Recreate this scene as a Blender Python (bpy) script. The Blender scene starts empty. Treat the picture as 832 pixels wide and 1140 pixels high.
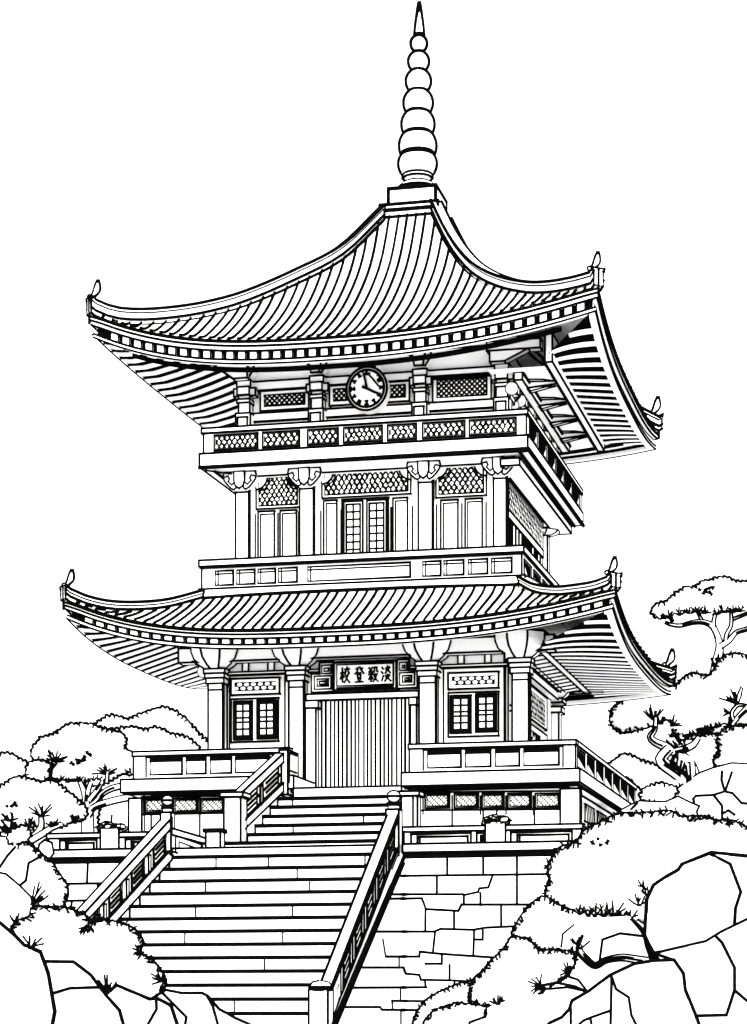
import bpy, math, random
from mathutils import Vector, geometry
random.seed(7)
V = Vector
# ------------------------------------------------------------------ camera geometry
PXC, HOR = 416.0, 1130.0                 # principal column, horizon row of the 832x1140 frame
FPX = 2621.83
YAW = math.radians(13.3874)
Fw = V((-math.sin(YAW), math.cos(YAW), 0)); Rt = V((math.cos(YAW), math.sin(YAW), 0)); Up = V((0, 0, 1))
CAM = V((9.28810, -40.96257, 0.0))
GROUND = -1.65
INK, INK0 = 1.15, .75      # line weight: scale and constant, in pixels of the frame

def ray(u, v): return Fw*FPX + Rt*(u-PXC) + Up*(HOR-v)
def at(u, v, Y):
    r = ray(u, v); return CAM + r*((Y-CAM.y)/r.y)
def atx(u, v, X):
    r = ray(u, v); return CAM + r*((X-CAM.x)/r.x)
def atd(u, v, d): return CAM + ray(u, v)*(d/FPX)
def depth(p): return max(1.0, (p-CAM).dot(Fw))
def pxm(p): return depth(p)/FPX          # metres per pixel at p
def lerp(a, b, t): return a+(b-a)*t
def table(tb, t):
    if t <= tb[0][0]: return tb[0][1]
    for (a, za), (b, zb) in zip(tb, tb[1:]):
        if t <= b: return lerp(za, zb, (t-a)/(b-a))
    return tb[-1][1]
def smooth_table(tb, t):                  # monotone-ish Catmull-Rom through the table
    n = len(tb)
    t = min(max(t, tb[0][0]), tb[-1][0])
    i = 0
    while i < n-2 and t > tb[i+1][0]: i += 1
    (x1, y1), (x2, y2) = tb[i], tb[i+1]
    m1 = (y2-tb[i-1][1])/(x2-tb[i-1][0]) if i > 0 else (y2-y1)/(x2-x1)
    m2 = (tb[i+2][1]-y1)/(tb[i+2][0]-x1) if i+2 < n else (y2-y1)/(x2-x1)
    h = x2-x1; k = (t-x1)/h
    return (2*k**3-3*k*k+1)*y1+(k**3-2*k*k+k)*h*m1+(-2*k**3+3*k*k)*y2+(k**3-k*k)*h*m2

# ------------------------------------------------------------------ scene, materials
scene = bpy.context.scene
coll = scene.collection

def material(name, col, var=0.0, scale=3.0, rough=1.0):
    m = bpy.data.materials.new(name); m.use_nodes = True
    nt = m.node_tree; b = nt.nodes['Principled BSDF']
    b.inputs['Roughness'].default_value = rough
    b.inputs['Specular IOR Level'].default_value = 0.0
    tc = nt.nodes.new('ShaderNodeTexCoord'); nz = nt.nodes.new('ShaderNodeTexNoise'); rp = nt.nodes.new('ShaderNodeValToRGB')
    nz.inputs['Scale'].default_value = scale; nz.inputs['Detail'].default_value = 4
    nt.links.new(tc.outputs['Object'], nz.inputs['Vector']); nt.links.new(nz.outputs['Fac'], rp.inputs['Fac'])
    rp.color_ramp.elements[0].position = .3; rp.color_ramp.elements[1].position = .7
    rp.color_ramp.elements[0].color = tuple(c*(1-var) for c in col)+(1,)
    rp.color_ramp.elements[1].color = tuple(min(.93, c*(1+var)) for c in col)+(1,)
    nt.links.new(rp.outputs['Color'], b.inputs['Base Color'])
    return m
MW = material('white_paint', (.9, .9, .9), .012)
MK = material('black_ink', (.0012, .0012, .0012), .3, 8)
MG = material('pale_ground', (.84, .84, .84), .03, .5)
MATS = [MW, MK, MG]

class M:
    """collects faces (0 white, 1 ink, 2 ground) and inked edge lines, then links them as one mesh"""
    def __init__(s): s.v = []; s.f = []; s.m = []
    def face(s, pts, mat=0):
        n = len(s.v); s.v += [tuple(p) for p in pts]; s.f.append(tuple(range(n, n+len(pts)))); s.m.append(mat)
    def grid(s, rows, mat=0, close=False):
        n = len(s.v); w = len(rows[0])
        for r in rows: s.v += [tuple(p) for p in r]
        for i in range(len(rows)-1):
            for j in range(w if close else w-1):
                k = (j+1) % w
                s.f.append((n+i*w+j, n+i*w+k, n+(i+1)*w+k, n+(i+1)*w+j)); s.m.append(mat)
    def tube(s, pts, rad, mat=1, sides=5, closed=False, cap=True):
        pts = [V(p) for p in pts]
        q = [pts[0]]; rr = [rad[0]]
        for p, r in zip(pts[1:], rad[1:]):
            if (p-q[-1]).length > 1e-5: q.append(p); rr.append(r)
        pts, rad = q, rr; n = len(pts)
        if n < 2: return
        rows = []
        T0 = None; N = None
        for i, p in enumerate(pts):
            a = pts[i-1] if (i > 0 or closed) else p
            b = pts[(i+1) % n] if (i < n-1 or closed) else p
            d1 = (p-a).normalized() if (p-a).length > 1e-9 else None
            d2 = (b-p).normalized() if (b-p).length > 1e-9 else None
            T = ((d1 or d2)+(d2 or d1))
            T = T.normalized() if T.length > .05 else (d2 or d1)
            if N is None:
                N = T.orthogonal().normalized()
            else:
                N = (N-T*N.dot(T)); N = N.normalized() if N.length > 1e-6 else T.orthogonal().normalized()
            B = T.cross(N); k = 1.0
            if d1 and d2: k = min(1.8, 1/max(.35, math.sqrt(max(0., (1+d1.dot(d2))/2))))
            off = V((0, 0, 0))
            if not closed and cap:
                if i == 0: off = -T*rad[i]*.6
                if i == n-1: off = T*rad[i]*.6
            rows.append([p+off+(N*math.cos(2*math.pi*j/sides)+B*math.sin(2*math.pi*j/sides))*rad[i]*(k if i not in (0, n-1) else 1) for j in range(sides)])
        if closed: rows.append(rows[0])
        s.grid(rows, mat, True)
        if not closed:
            s.face(rows[0], mat); s.face(rows[-1], mat)
    def ink(s, pts, w=1.6, closed=False, taper=None):
        pts = [V(p) for p in pts]
        n = len(pts)
        rad = []
        for i, p in enumerate(pts):
            k = 1.0
            if taper is not None: k = lerp(1.0, taper, i/max(1, n-1))
            rad.append(.5*(w*INK+INK0)*pxm(p)*k)
        s.tube(pts, rad, 1, 5, closed)
    def inkwave(s, pts, ws):
        s.tube(pts, [.5*(w*INK+INK0)*pxm(V(p)) for p, w in zip(pts, ws)], 1, 5)
    def hexa(s, c, w=1.6, mat=0, skip=()):
        """c: 8 corners, bottom ring then top ring"""
        F = [(0, 1, 2, 3), (4, 5, 6, 7), (0, 1, 5, 4), (1, 2, 6, 5), (2, 3, 7, 6), (3, 0, 4, 7)]
        for f in F: s.face([c[i] for i in f], mat)
        if w:
            for a, b in ((0, 1), (1, 2), (2, 3), (3, 0), (4, 5), (5, 6), (6, 7), (7, 4), (0, 4), (1, 5), (2, 6), (3, 7)):
                if (a, b) not in skip: s.ink([c[a], c[b]], w)
    def box(s, x0, x1, y0, y1, z0, z1, w=1.6, mat=0, skip=()):
        s.hexa([(x0, y0, z0), (x1, y0, z0), (x1, y1, z0), (x0, y1, z0), (x0, y0, z1), (x1, y0, z1), (x1, y1, z1), (x0, y1, z1)], w, mat, skip)
    def fbox(s, u0, u1, v0, v1, Y, th, w=1.6, mat=0):
        x0, x1, z0, z1 = fx(u0, u1, v0, v1, Y)
        s.box(x0, x1, Y, Y+th, z0, z1, w, mat)
    def frect(s, u0, u1, v0, v1, Y, w=1.4):
        x0, x1, z0, z1 = fx(u0, u1, v0, v1, Y)
        s.ink([(x0, Y, z0), (x1, Y, z0), (x1, Y, z1), (x0, Y, z1)], w, True)
    def sph(s, c, r, w=2, zs=1.0):
        c = V(c); rows = []
        for i in range(13):
            th = math.pi*i/12
            rows.append([c+V((math.sin(th)*math.cos(2*math.pi*j/24)*r, math.sin(th)*math.sin(2*math.pi*j/24)*r, math.cos(th)*r*zs)) for j in range(24)])
        s.grid(rows, 0, True)
        d = (CAM-c).normalized(); a = d.cross(Up).normalized(); b = d.cross(a)
        s.ink([c+a*r*math.cos(t)+b*r*zs*math.sin(t) for t in [2*math.pi*k/40 for k in range(40)]], w, True)
    def ring(s, c, r, w=2, n=32):
        c = V(c); s.ink([c+V((r*math.cos(2*math.pi*k/n), r*math.sin(2*math.pi*k/n), 0)) for k in range(n)], w, True)
    def lathe(s, c, prof, w=1.8, rings=(), n=24, rw=None):
        c = V(c); rows = [[c+V((r*math.cos(2*math.pi*j/n), r*math.sin(2*math.pi*j/n), z)) for j in range(n)] for r, z in prof]
        s.grid(rows, 0, True); s.face(rows[0]); s.face(rows[-1])
        d = (CAM-c); d.z = 0; d.normalize(); p = V((-d.y, d.x, 0))
        for sg in (1, -1): s.ink([c+p*sg*r+V((0, 0, z)) for r, z in prof], w)
        for i in rings: s.ring(c+V((0, 0, prof[i][1])), prof[i][0], rw or w)
    def build(s, name, parent=None, origin=None):
        me = bpy.data.meshes.new(name)
        off = V((0, 0, 0))
        if parent is not None: off = V(parent['_o']) if '_o' in parent else WORLD.get(parent.name, V((0, 0, 0)))
        if origin is not None: off = V(origin)
        me.from_pydata([tuple(V(p)-off) for p in s.v], [], s.f)
        for m in MATS: me.materials.append(m)
        me.polygons.foreach_set('material_index', s.m)
        me.update()
        o = bpy.data.objects.new(name, me); coll.objects.link(o)
        if parent is not None: o.parent = parent
        else: o.location = off
        WORLD[o.name] = off
        return o
WORLD = {}
def fx(u0, u1, v0, v1, Y):
    um, vm = (u0+u1)/2, (v0+v1)/2
    return at(u0, vm, Y).x, at(u1, vm, Y).x, at(um, v1, Y).z, at(um, v0, Y).z
def empty(name, loc, label, cat, group=None):
    o = bpy.data.objects.new(name, None); coll.objects.link(o); o.location = loc
    WORLD[o.name] = V(loc); tag(o, label, cat, group); return o
def tag(o, label, cat, group=None):
    o['label'] = label; o['category'] = cat
    if group: o['group'] = group
    return o

# ------------------------------------------------------------------ pattern helpers (flat, on a facade plane)
def diag_lattice(m, x0, x1, z0, z1, P, step, w, both=True):
    """P(a, z) -> point on the panel plane; crossing slanted bars clipped to the panel"""
    def clip(c, sg):
        pts = []
        for a in (x0, x1):
            z = sg*(a-x0)+c
            if z0 <= z <= z1: pts.append((a, z))
        for z in (z0, z1):
            a = x0+(z-c)*sg
            if x0 < a < x1: pts.append((a, z))
        if len(pts) >= 2: m.ink([P(*pts[0]), P(*pts[-1])], w)
    k = z0-(x1-x0)
    while k < z1:
        clip(k, 1); k += step
    if both:
        k = z0
        while k < z1+(x1-x0):
            clip(k, -1); k += step
def fretwork(m, x0, x1, z0, z1, P, step, ch=False):
    """dark backing pierced by scattered pale leaf shapes"""
    m.face([P(x0, z0, 0), P(x1, z0, 0), P(x1, z1, 0), P(x0, z1, 0)], 1)
    st = step*.78
    nz = max(3, 2*round((z1-z0)/st/2)+1); nx = max(3, round((x1-x0)/st/1.15))
    for i in range(nx):
        for j in range(nz):
            o = .5 if j % 2 else 0
            cx = lerp(x0, x1, (i+.5+o*.9-.22)/nx)+random.uniform(-.06, .06)*st; cz = lerp(z0, z1, (j+.5)/nz)+random.uniform(-.06, .06)*st
            hw = (x1-x0)/nx*random.uniform(.2, .36); hz = (z1-z0)/nz*random.uniform(.38, .62); jx = lambda: random.uniform(-.3, .3)*hw
            pts = [(cx-hw, cz+jx()), (cx+jx(), cz-hz), (cx+hw, cz+jx()), (cx+jx(), cz+hz)]
            m.face([P(min(max(a, x0+.008), x1-.008), min(max(b, z0+.008), z1-.008), 1) for a, b in pts], 0)
def FP(Y): return lambda a, z, k=0: V((a, Y-.006*k, z))
def SP(X): return lambda a, z, k=0: V((X+.006*k, a, z))

exec_order = []
# ================================================================== PAGODA
INK0 = .8
pagoda = empty('pagoda', (0, 0, GROUND), 'tall two-roofed white pagoda with upswept eaves, round clock and beaded spire', 'pagoda')

# ---- roofs
class Roof:
    def __init__(s, apex, eave, hipL, hipR, zend, lift, ridge_h, pL, pR, th, zleft, flat):
        s.zleft, s.flat = zleft, flat
        s.a, s.e, s.hL, s.hR, s.rh, s.pL, s.pR, s.th = apex, eave, hipL, hipR, ridge_h, pL, pR, th
        s.lift = lift; s.zend = zend
        s.avg1 = (hipL[-1][1]+hipR[-1][1])/2-ridge_h
        s.corr = s.avg1-lift-zend            # left over, spread along the slope
    def corner(s, k, t):
        ax0, ax1, ay0, ay1 = s.a; ex0, ex1, ey0, ey1 = s.e
        x = (lerp(ax0, ex0, t) if k in (0, 3) else lerp(ax1, ex1, t))
        y = (lerp(ay0, ey0, t) if k in (0, 1) else lerp(ay1, ey1, t))
        return x, y
    def hip(s, k, t):
        tb = s.hL if k in (0, 3) else s.hR
        return smooth_table(tb, t)-s.rh-(.25*t**3 if k == 2 else 0)
    def under(s, k, sv, t, dz=0.0):          # the underside of the eave
        p = s.pos(k, sv, t, -s.th)
        if k == 1:
            zp, tp = s.flat
            p.z = lerp(zp, s.pos(k, sv, 1, -s.th).z, max(0, (t-tp)/(1-tp)))
        p.z += dz
        return p
    def mid(s, t, k=0):
        if k == 3: return s.mid(t)+(s.zleft-s.zend)*t**2
        h = (smooth_table(s.hL, t)+smooth_table(s.hR, t))/2-s.rh
        return h-(s.lift+s.corr)*t**3
    def pos(s, k, sv, t, dz=0.0):
        k2 = (k+1) % 4
        x0, y0 = s.corner(k, t); x1, y1 = s.corner(k2, t)
        q = (sv+1)/2
        zm = s.mid(t, k)
        if sv < 0: z = zm+(s.hip(k, t)-zm)*abs(sv)**(s.pL if k == 0 else 2.8)
        else: z = zm+(s.hip(k2, t)-zm)*abs(sv)**(s.pR if k == 0 else 2.8)
        return V((lerp(x0, x1, q), lerp(y0, y1, q), z+dz))
    def along(s, k, c, t):
        """edge coordinate c (world x or y) -> s value"""
        k2 = (k+1) % 4; i = 0 if k in (0, 2) else 1
        a = s.corner(k, t)[i]; b = s.corner(k2, t)[i]
        return 2*(c-a)/(b-a)-1
    def tmin(s, k, c):
        lo, hi = 0.0, 1.0
        if abs(s.along(k, c, 0.0)) <= 1: return 0.0
        for _ in range(30):
            m = (lo+hi)/2
            if abs(s.along(k, c, m)) <= 1: hi = m
            else: lo = m
        return hi

def outward(k): return [V((0, -1, 0)), V((1, 0, 0)), V((0, 1, 0)), V((-1, 0, 0))][k]

def make_roof(R, name, tile, raft, raftw, dent, fas_h, wall_t, finial_px):
    top = M()
    N = 28
    for k in range(4):
        top.grid([[R.pos(k, -1+2*j/N, (i/48)**1.3) for j in range(N+1)] for i in range(49)])
        i = 0 if k in (0, 2) else 1
        c0, c1 = R.corner(k, 1)[i], R.corner((k+1) % 4, 1)[i]
        lo, hi = min(c0, c1), max(c0, c1)
        n = int((hi-lo)/(tile*(2.6 if k == 1 else 1)))
        for q in range(1, n):
            c = lo+(hi-lo)*q/n + (random.uniform(-.012, .012))
            t0 = R.tmin(k, c)+.003
            if t0 > .97: continue
            pts = [R.pos(k, max(-1, min(1, R.along(k, c, t))), t, .016)+outward(k)*.022 for t in [lerp(t0, 1, (j/40)**1.25) for j in range(41)]]
            top.inkwave(pts, [random.uniform(1.9, 2.5)]*41)
        if k == 0: top.ink([R.pos(0, -1+j/4, .006, .02)+V((0, -.02, 0)) for j in range(9)], 2.2)
        # scalloped tile ends
        sc = []
        nn = n*4
        for q in range(nn+1):
            sv = -1+2*q/nn
            p = R.pos(k, sv, 1, .0)
            sc.append(p+V((0, 0, -.045*abs(math.sin(math.pi*q/4))+random.uniform(-.008, .008)))+outward(k)*.03)
        if k != 1: top.ink(sc, 1.5)
        # soffit board (inked black for the shade between the rafters)
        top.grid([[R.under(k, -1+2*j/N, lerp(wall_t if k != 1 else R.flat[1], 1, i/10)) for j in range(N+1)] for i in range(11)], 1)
    roof = top.build(name, pagoda)
    # eave boards: fascia, dentils, lower strip
    for k in range(4):
        f = M(); o = outward(k); NN = 48
        S = [-1+2*j/NN for j in range(NN+1)]
        tp = [R.pos(k, s_, 1, -.055) for s_ in S]
        def strip(dz0, dz1, out0, out1, w, mat=0, edges=(True, True)):
            # ends mitred by following the corner outwards
            def P(p, s_, dz, ou):
                side = o.cross(Up)*(-1)
                return p+V((0, 0, dz))+o*ou+side*(-ou*s_*(1 if abs(s_) > .97 else 0))*(-1)
            a = [P(p, s_, dz0, out1) for p, s_ in zip(tp, S)]; b = [P(p, s_, dz1, out1) for p, s_ in zip(tp, S)]
            c = [P(p, s_, dz1, out0) for p, s_ in zip(tp, S)]; d = [P(p, s_, dz0, out0) for p, s_ in zip(tp, S)]
            f.grid([a, b, c, d, a], mat)
            if edges[0]: f.ink(a, w)
            if edges[1]: f.ink(b, w)
        strip(0, -fas_h*.42, -.1, .05, 1.7)
        strip(-fas_h*.42, -fas_h, -.1, .03, 1.7)
        if k == 3:
            f.build('eave_board', roof)
        else:
            strip(-fas_h, -fas_h-dent, -.14, -.05, 1.2, 1 if k != 1 else 0)
            strip(-fas_h-dent, -fas_h-dent-.06, -.12, .0, 1.5)
            if k == 0 and finial_px == 1.0:
                S = [-.86+1.72*j/NN for j in range(NN+1)]; tp = [R.pos(k, s_, 1, -.055) for s_ in S]
                strip(-fas_h-dent-.05, -fas_h-dent-.115, -.34, -.25, 0, 1, (False, False))  # black strip inked in as the shadow under the front eave
            f.build('eave_board', roof)
        if k in (1, 3):
            pass
        dm = M()
        i = 0 if k in (0, 2) else 1
        c0, c1 = R.corner(k, 1)[i], R.corner((k+1) % 4, 1)[i]
        n = int(abs(c1-c0)/.195)
        for q in range(1 if k == 0 else n, n-1):
            sv = -1+2*(q+.5)/n
            p = R.pos(k, sv, 1, -.055-fas_h)
            p2 = R.pos(k, sv+(1.3 if finial_px == 1.0 else 1.45)/n, 1, -.055-fas_h)
            e = p2-p; dz = V((0, 0, -dent+.012))
            u1, u0 = o*.0, o*(-.1)
            b = [p+dz+u1, p2+dz+u1, p2+dz+u0, p+dz+u0, p+u1, p2+u1, p2+u0, p+u0]
            dm.hexa(b, 1.0)
        if dm.f: dm.build('dentil_course', roof)
        # rafters under the eave
        rm = M()
        lo, hi = min(c0, c1), max(c0, c1); n = int((hi-lo)/raft)
        for q in range(n):
            c = lo+(hi-lo)*(q+.5)/n
            t0 = max(R.tmin(k, c)+.015, wall_t if k != 1 else R.flat[1])
            if t0 > .95: continue
            rowsA, rowsB = [], []; rw = raftw*(.72 if k == 1 else 1)
            for j in range(9):
                t = lerp(t0, .985 if k != 3 else 1.0, j/8)
                def PP(cc, dz):
                    return R.under(k, max(-1, min(1, R.along(k, cc, t))), t, dz-.004)
                a, b = PP(c-rw/2, 0), PP(c+rw/2, 0)
                rowsA.append([a, a+V((0, 0, -.012)), b+V((0, 0, -.012)), b, a])
            rm.grid(rowsA); rm.face(rowsA[-1][:4]); rm.face(rowsA[0][:4])
            if k == 3: rm.ink([rowsA[-1][0]+V((-.02, 0, 0)), rowsA[-1][3]+V((-.02, 0, 0))], 1.8)
        if k == 2:
            rm = M()
            for q in range(9):
                ta = lerp(wall_t, 1, (q+.2)/9); tb = lerp(wall_t, 1, (q+.75)/9)
                rm.grid([[R.under(2, -1+2*j/N, t, -.006) for j in range(N+1)] for t in (ta, tb)])
        if k == 3: rm.ink([R.under(3, -1+2*j/40, 1.0, -.012)+V((-.02, 0, 0)) for j in range(41)], 1.3)
        r = rm.build('rafter_course', roof)
    # hip ridges with a curled finial at each tip
    for k in range(4):
        h = M(); L, C1, C2, Rr = [], [], [], []
        W = .085
        ts = [i/26 for i in range(27)]
        path = []
        for t in ts:
            x, y = R.corner(k, t); path.append(V((x, y, R.hip(k, t))))
        d = (path[-1]-path[0]); d.z = 0; d.normalize(); side = V((-d.y, d.x, 0))
        path.append(path[-1]+d*.08+V((0, 0, .05)))
        hh = [R.rh]*27+[R.rh*1.05]
        rows = []
        for p, q in zip(path, hh):
            cp = .045
            rows.append([p-side*W+V((0, 0, -.06)), p-side*W+V((0, 0, q-cp)), p-side*(W+.025)+V((0, 0, q-cp)), p-side*(W+.025)+V((0, 0, q)),
                         p+side*(W+.025)+V((0, 0, q)), p+side*(W+.025)+V((0, 0, q-cp)), p+side*W+V((0, 0, q-cp)), p+side*W+V((0, 0, -.06))])
        h.grid(rows, 0, True); h.face(rows[-1]); h.face(rows[0])
        for j, w in ((3, 2.7), (4, 2.7), (1, 2.2), (6, 2.2), (0, 2.5), (7, 2.5)):
            h.ink([r_[j] for r_ in rows], w)
        for sg in (-1, 1): h.ink([p+side*sg*(W+.012)+V((0, 0, .03)) for p in path], 2.4)
        for ends in (rows[-1], rows[0]): h.ink(ends, 1.6, True)
        # corner beam under the tip
        bt = [path[i]+V((0, 0, -R.th-.02)) for i in (27, 26, 24, 22, 19)]
        h.ink([path[27]+V((0, 0, R.rh)), path[27]+V((0, 0, -.22))], 2.2)
        h.build('hip_ridge', roof)
        tip = path[-1]-d*.1+V((0, 0, R.rh))
        fm = M(); mm = pxm(tip)*finial_px
        prof = [(-.9, 0, .12), (-.5, 3, .17), (.1, 6, .22), (.5, 9, .27), (.7, 12, .26), (.8, 16, .18), (.9, 20, .05)]
        pts = [tip+Rt*(a*4*mm)+Up*(b*mm) for a, b, c in prof]; rad = [c*11*mm for a, b, c in prof]
        INKF = 1.0
        fm.tube(pts, rad, 0, 10)
        for sg in (1, -1): fm.ink([p+Rt*sg*r_ for p, r_ in zip(pts, rad)], 3.2)
        fm.ink([pts[0]-Rt*rad[0], pts[0]+Rt*rad[0]], 2.6)
        fm.ink([pts[1]+Rt*rad[1]*.2, pts[3]-Rt*rad[3]*.3], 1.5)
        cc = pts[0]-Rt*(2.2*mm)+Up*(2.2*mm)
        fm.sph(cc, 1.9*mm, 2.4)
        fm.build('finial', roof)
    return roof

UL = [(0, 14.25), (.149, 13.44), (.325, 12.84), (.508, 12.31), (.64, 12.03), (.749, 11.86), (.857, 11.74), (.942, 11.71), (1.0, 11.78)]
UR = [(0, 14.27), (.082, 13.72), (.174, 13.22), (.288, 12.76), (.445, 12.34), (.63, 11.99), (.771, 11.81), (.913, 11.69), (1.0, 11.64)]
UPPER = Roof((-.18, .80, -.55, .45), (-4.21, 4.12, -4.2, 4.0), UL, UR, 10.95, .58, .2, 3.1, 2.1, .33, 11.5, (10.72, .725))
upper_roof = make_roof(UPPER, 'upper_roof', .165, .40, .19, .14, .135, .42, 1.0)
LL = [(0, 7.2), (.276, 6.98), (.511, 6.88), (.708, 6.85), (.871, 6.89), (1.0, 6.98)]
LR = [(0, 7.2), (.183, 7.0), (.44, 6.86), (.689, 6.80), (.86, 6.78), (1.0, 6.80)]
LOWER = Roof((-2.82, 2.72, -2.76, 3.1), (-4.55, 4.43, -4.5, 3.75), LL, LR, 6.22, .5, .15, 3.4, 2.5, .30, 6.5, (6.02, .2))
LOWER.mid0 = LOWER.mid
LOWER.mid = lambda t, k=0: lerp(7.10, 6.22 if k != 3 else 6.5, t**.88)
lower_roof = make_roof(LOWER, 'lower_roof', .165, .36, .16, .10, .11, .03, .95)

# ---- spire on the roof top
SC = V((.355, -.05, 0))
def zs(v): return (at(464, v, -.05)).z
def rs(px): return px*pxm(V((.36, -.05, 13)))
cap = M()
z0, z1, z2, z3 = at(455, 246, -.55).z, at(455, 233, -.55).z, at(455, 227, -.55).z, at(455, 208, -.52).z
cap.box(-.2, .82, -.57, .47, z0-.3, z1, 2.8)
cap.box(-.2, .84, -.6, .5, z1, z2, 3)
cap.box(-.07, .78, -.5, .4, z2, z3, 3.4)
roof_cap = cap.build('roof_cap', pagoda)
sp = M()
sp.lathe(SC, [(rs(22), zs(214)), (rs(22), zs(211)), (rs(18), zs(206.5)), (rs(13.5), zs(204)), (rs(13.5), zs(201)), (rs(16), zs(199)), (rs(16), zs(195)), (rs(18), zs(193))], 3.6, (0, 1, 3, 5, 6), 24, 2.0)
spire = sp.build('spire', pagoda)
balls = [(183, 21.5), (163, 20.8), (139, 18.4), (115, 16.4), (91, 14), (69, 11.6), (49, 9.2)]
for i, (v, r) in enumerate(balls):
    b = M(); c = SC+V((.004*i, 0, zs(v))); b.sph(c, rs(r-1.2), 5.4, .84 if i == 0 else 1.0)
    if i+1 < len(balls):
        z2 = zs(balls[i+1][0]); rA, rB = rs(r-1.2), rs(balls[i+1][1]-1.2); dd = z2-c.z
        if dd < rA+rB:
            a = (dd*dd+rA*rA-rB*rB)/(2*dd); q = rA*rA-a*a
            if q > 0: b.ring(c+V((0, 0, a)), math.sqrt(q), 4.8)
    b.build('spire_ball', spire)
nd = M()
nd.lathe(SC+V((.035, 0, 0)), [(rs(4.8), zs(40)), (rs(3.4), zs(26)), (rs(1.3), zs(10)), (rs(.2), zs(4))], 4.2, (0,))
nd.build('needle', spire)

INK0 = .75
# ---- helpers for storeys
def prism(m, poly, x, Y, zt, dep, w=1.6):
    """a flat carved piece: outline in frame pixels (right, down) from (x, zt), cut to a depth"""
    p = pxm(V((x, Y, zt)))
    f = [V((x+a*p, Y, zt-b*p)) for a, b in poly]; bk = [q+V((0, dep, 0)) for q in f]
    m.face(f, 0); m.face(bk, 0); m.grid([f, bk], 0, True); m.ink(f, w, True)
def lobed_capital(x, Y, zt, k=1.0, w=1.6):
    m = M()
    for sg in (-1, 1):
        prism(m, [(sg*a*k, b*k) for a, b in ((4, 0), (16, 0), (17, 4), (16, 8), (13, 12), (9, 16), (6, 17.5), (4, 16))], x, Y+.03, zt, .3, w)
        p = pxm(V((x, Y, zt)))*k
        m.ink([V((x+sg*a*p, Y+.025, zt-b*p)) for a, b in ((15.5, 5), (12, 4), (10.5, 7), (12, 9.5), (8, 13), (6, 11))], 1.2)
    prism(m, [(a*k, b*k) for a, b in ((-5.5, 0), (5.5, 0), (5.5, 9), (4, 14), (0, 17), (-4, 14), (-5.5, 9))], x, Y, zt, .3, w)
    return m
def cup_bracket(x, Y, zt, w=1.6):
    m = M()
    prism(m, [(6, 0), (13.5, 0), (13.5, 6), (11.5, 13), (7, 20), (4, 20)], x, Y+.03, zt, .25, w)
    prism(m, [(-7, 0), (-13, 0), (-13, 5), (-10, 8), (-7, 14), (-5, 14)], x, Y+.03, zt, .25, w)
    prism(m, [(-8, 0), (7, 0), (6.5, 10), (4.5, 20), (-5, 20), (-7, 10)], x, Y, zt, .25, w)
    return m
def capital(x, y, zb, zt, rb, rt, w=1.4, sides=8):
    m = M(); rows = []
    for q, (k, e) in enumerate(((0, .0), (.18, .42), (.42, .8), (.7, .97), (1, 1.0))):
        r = lerp(rb, rt, e); z = lerp(zb, zt, k)
        rows.append([V((x+r*math.cos(2*math.pi*(j+.5)/sides), y+r*math.sin(2*math.pi*(j+.5)/sides), z)) for j in range(sides)])
    m.grid(rows, 0, True); m.face(rows[0]); m.face(rows[-1])
    for j in range(sides): m.ink([r[j] for r in rows], w)
    m.ink(rows[0], w, True); m.ink(rows[-1], w+.3, True)
    return m

# ---- clock storey
Y3 = -2.24
def z3(v): return at(272, v, Y3).z
def x3(u, v=440): return at(u, v, Y3).x
w3 = M()
ztop3 = 11.55
w3.box(-2.12, 2.12, -2.06, 2.75, z3(474)-.1, ztop3, 1.6)
for va, vb, wv in ((425, 430, 1.4), (461, 464, 1.4), (469, 473, 1.6)):
    pass
# horizontal rails on the front wall
w3.box(-2.16, 2.18, -2.14, -2.06, z3(434), z3(424), 1.5)
w3.box(-2.16, 2.18, -2.12, -2.06, z3(468), z3(459), 1.5)
w3.box(-2.5, 2.55, -2.30, -2.0, z3(404), z3(395), 1.6)
clock_wall = w3.build('clock_storey_wall', pagoda)
for (u0, u1, v0, v1) in ((290, 344, 434, 456), (367, 456, 426, 449), (482, 547, 417, 446)):
    m = M(); x0, x1, za, zb = fx(u0, u1, v0, v1, -2.14)
    m.box(x0, x1, -2.14, -2.04, za, zb, 1.5)
    e = .075; m.face([(x0+e, -2.143, za+e), (x1-e, -2.143, za+e), (x1-e, -2.143, zb-e), (x0+e, -2.143, zb-e)], 0)
    m.ink([(x0+e, -2.143, za+e), (x1-e, -2.143, za+e), (x1-e, -2.143, zb-e), (x0+e, -2.143, zb-e)], 1.5, True)
    diag_lattice(m, x0+e, x1-e, za+e, zb-e, FP(-2.143), .088, 1.5)
    m.build('lattice_panel', clock_wall)
for u in (272, 353, 468, 559):
    x = x3(u); p = pxm(V((x, Y3, 10)))
    m = M()
    m.box(x-6.5*p, x+6.5*p, -2.24, -2.06, z3(474)-.1, z3(440), 1.5)
    m.box(x-8*p, x+8*p, -2.27, -2.06, z3(432), z3(424), 1.4)
    m.box(x-12.5*p, x+12.5*p, -2.22, -2.06, z3(440.5), z3(432), 1.4)
    m.box(x-7*p, x+7*p, -2.3, -2.06, z3(440.5), z3(431.5), 1.4)
    m.box(x-7.5*p, x+7.5*p, -2.29, -2.06, z3(449), z3(445), 1.4)
    m.box(x-8.5*p, x+8.5*p, -2.31, -2.06, z3(474)-.05, z3(461), 1.5)
    m.box(x-5.5*p, x+5.5*p, -2.34, -2.2, z3(474)-.05, z3(466), 1.6)
    post = m.build('bracket_post', clock_wall)
    cup_bracket(x, -2.36, z3(402)).build('capital', post)
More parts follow.
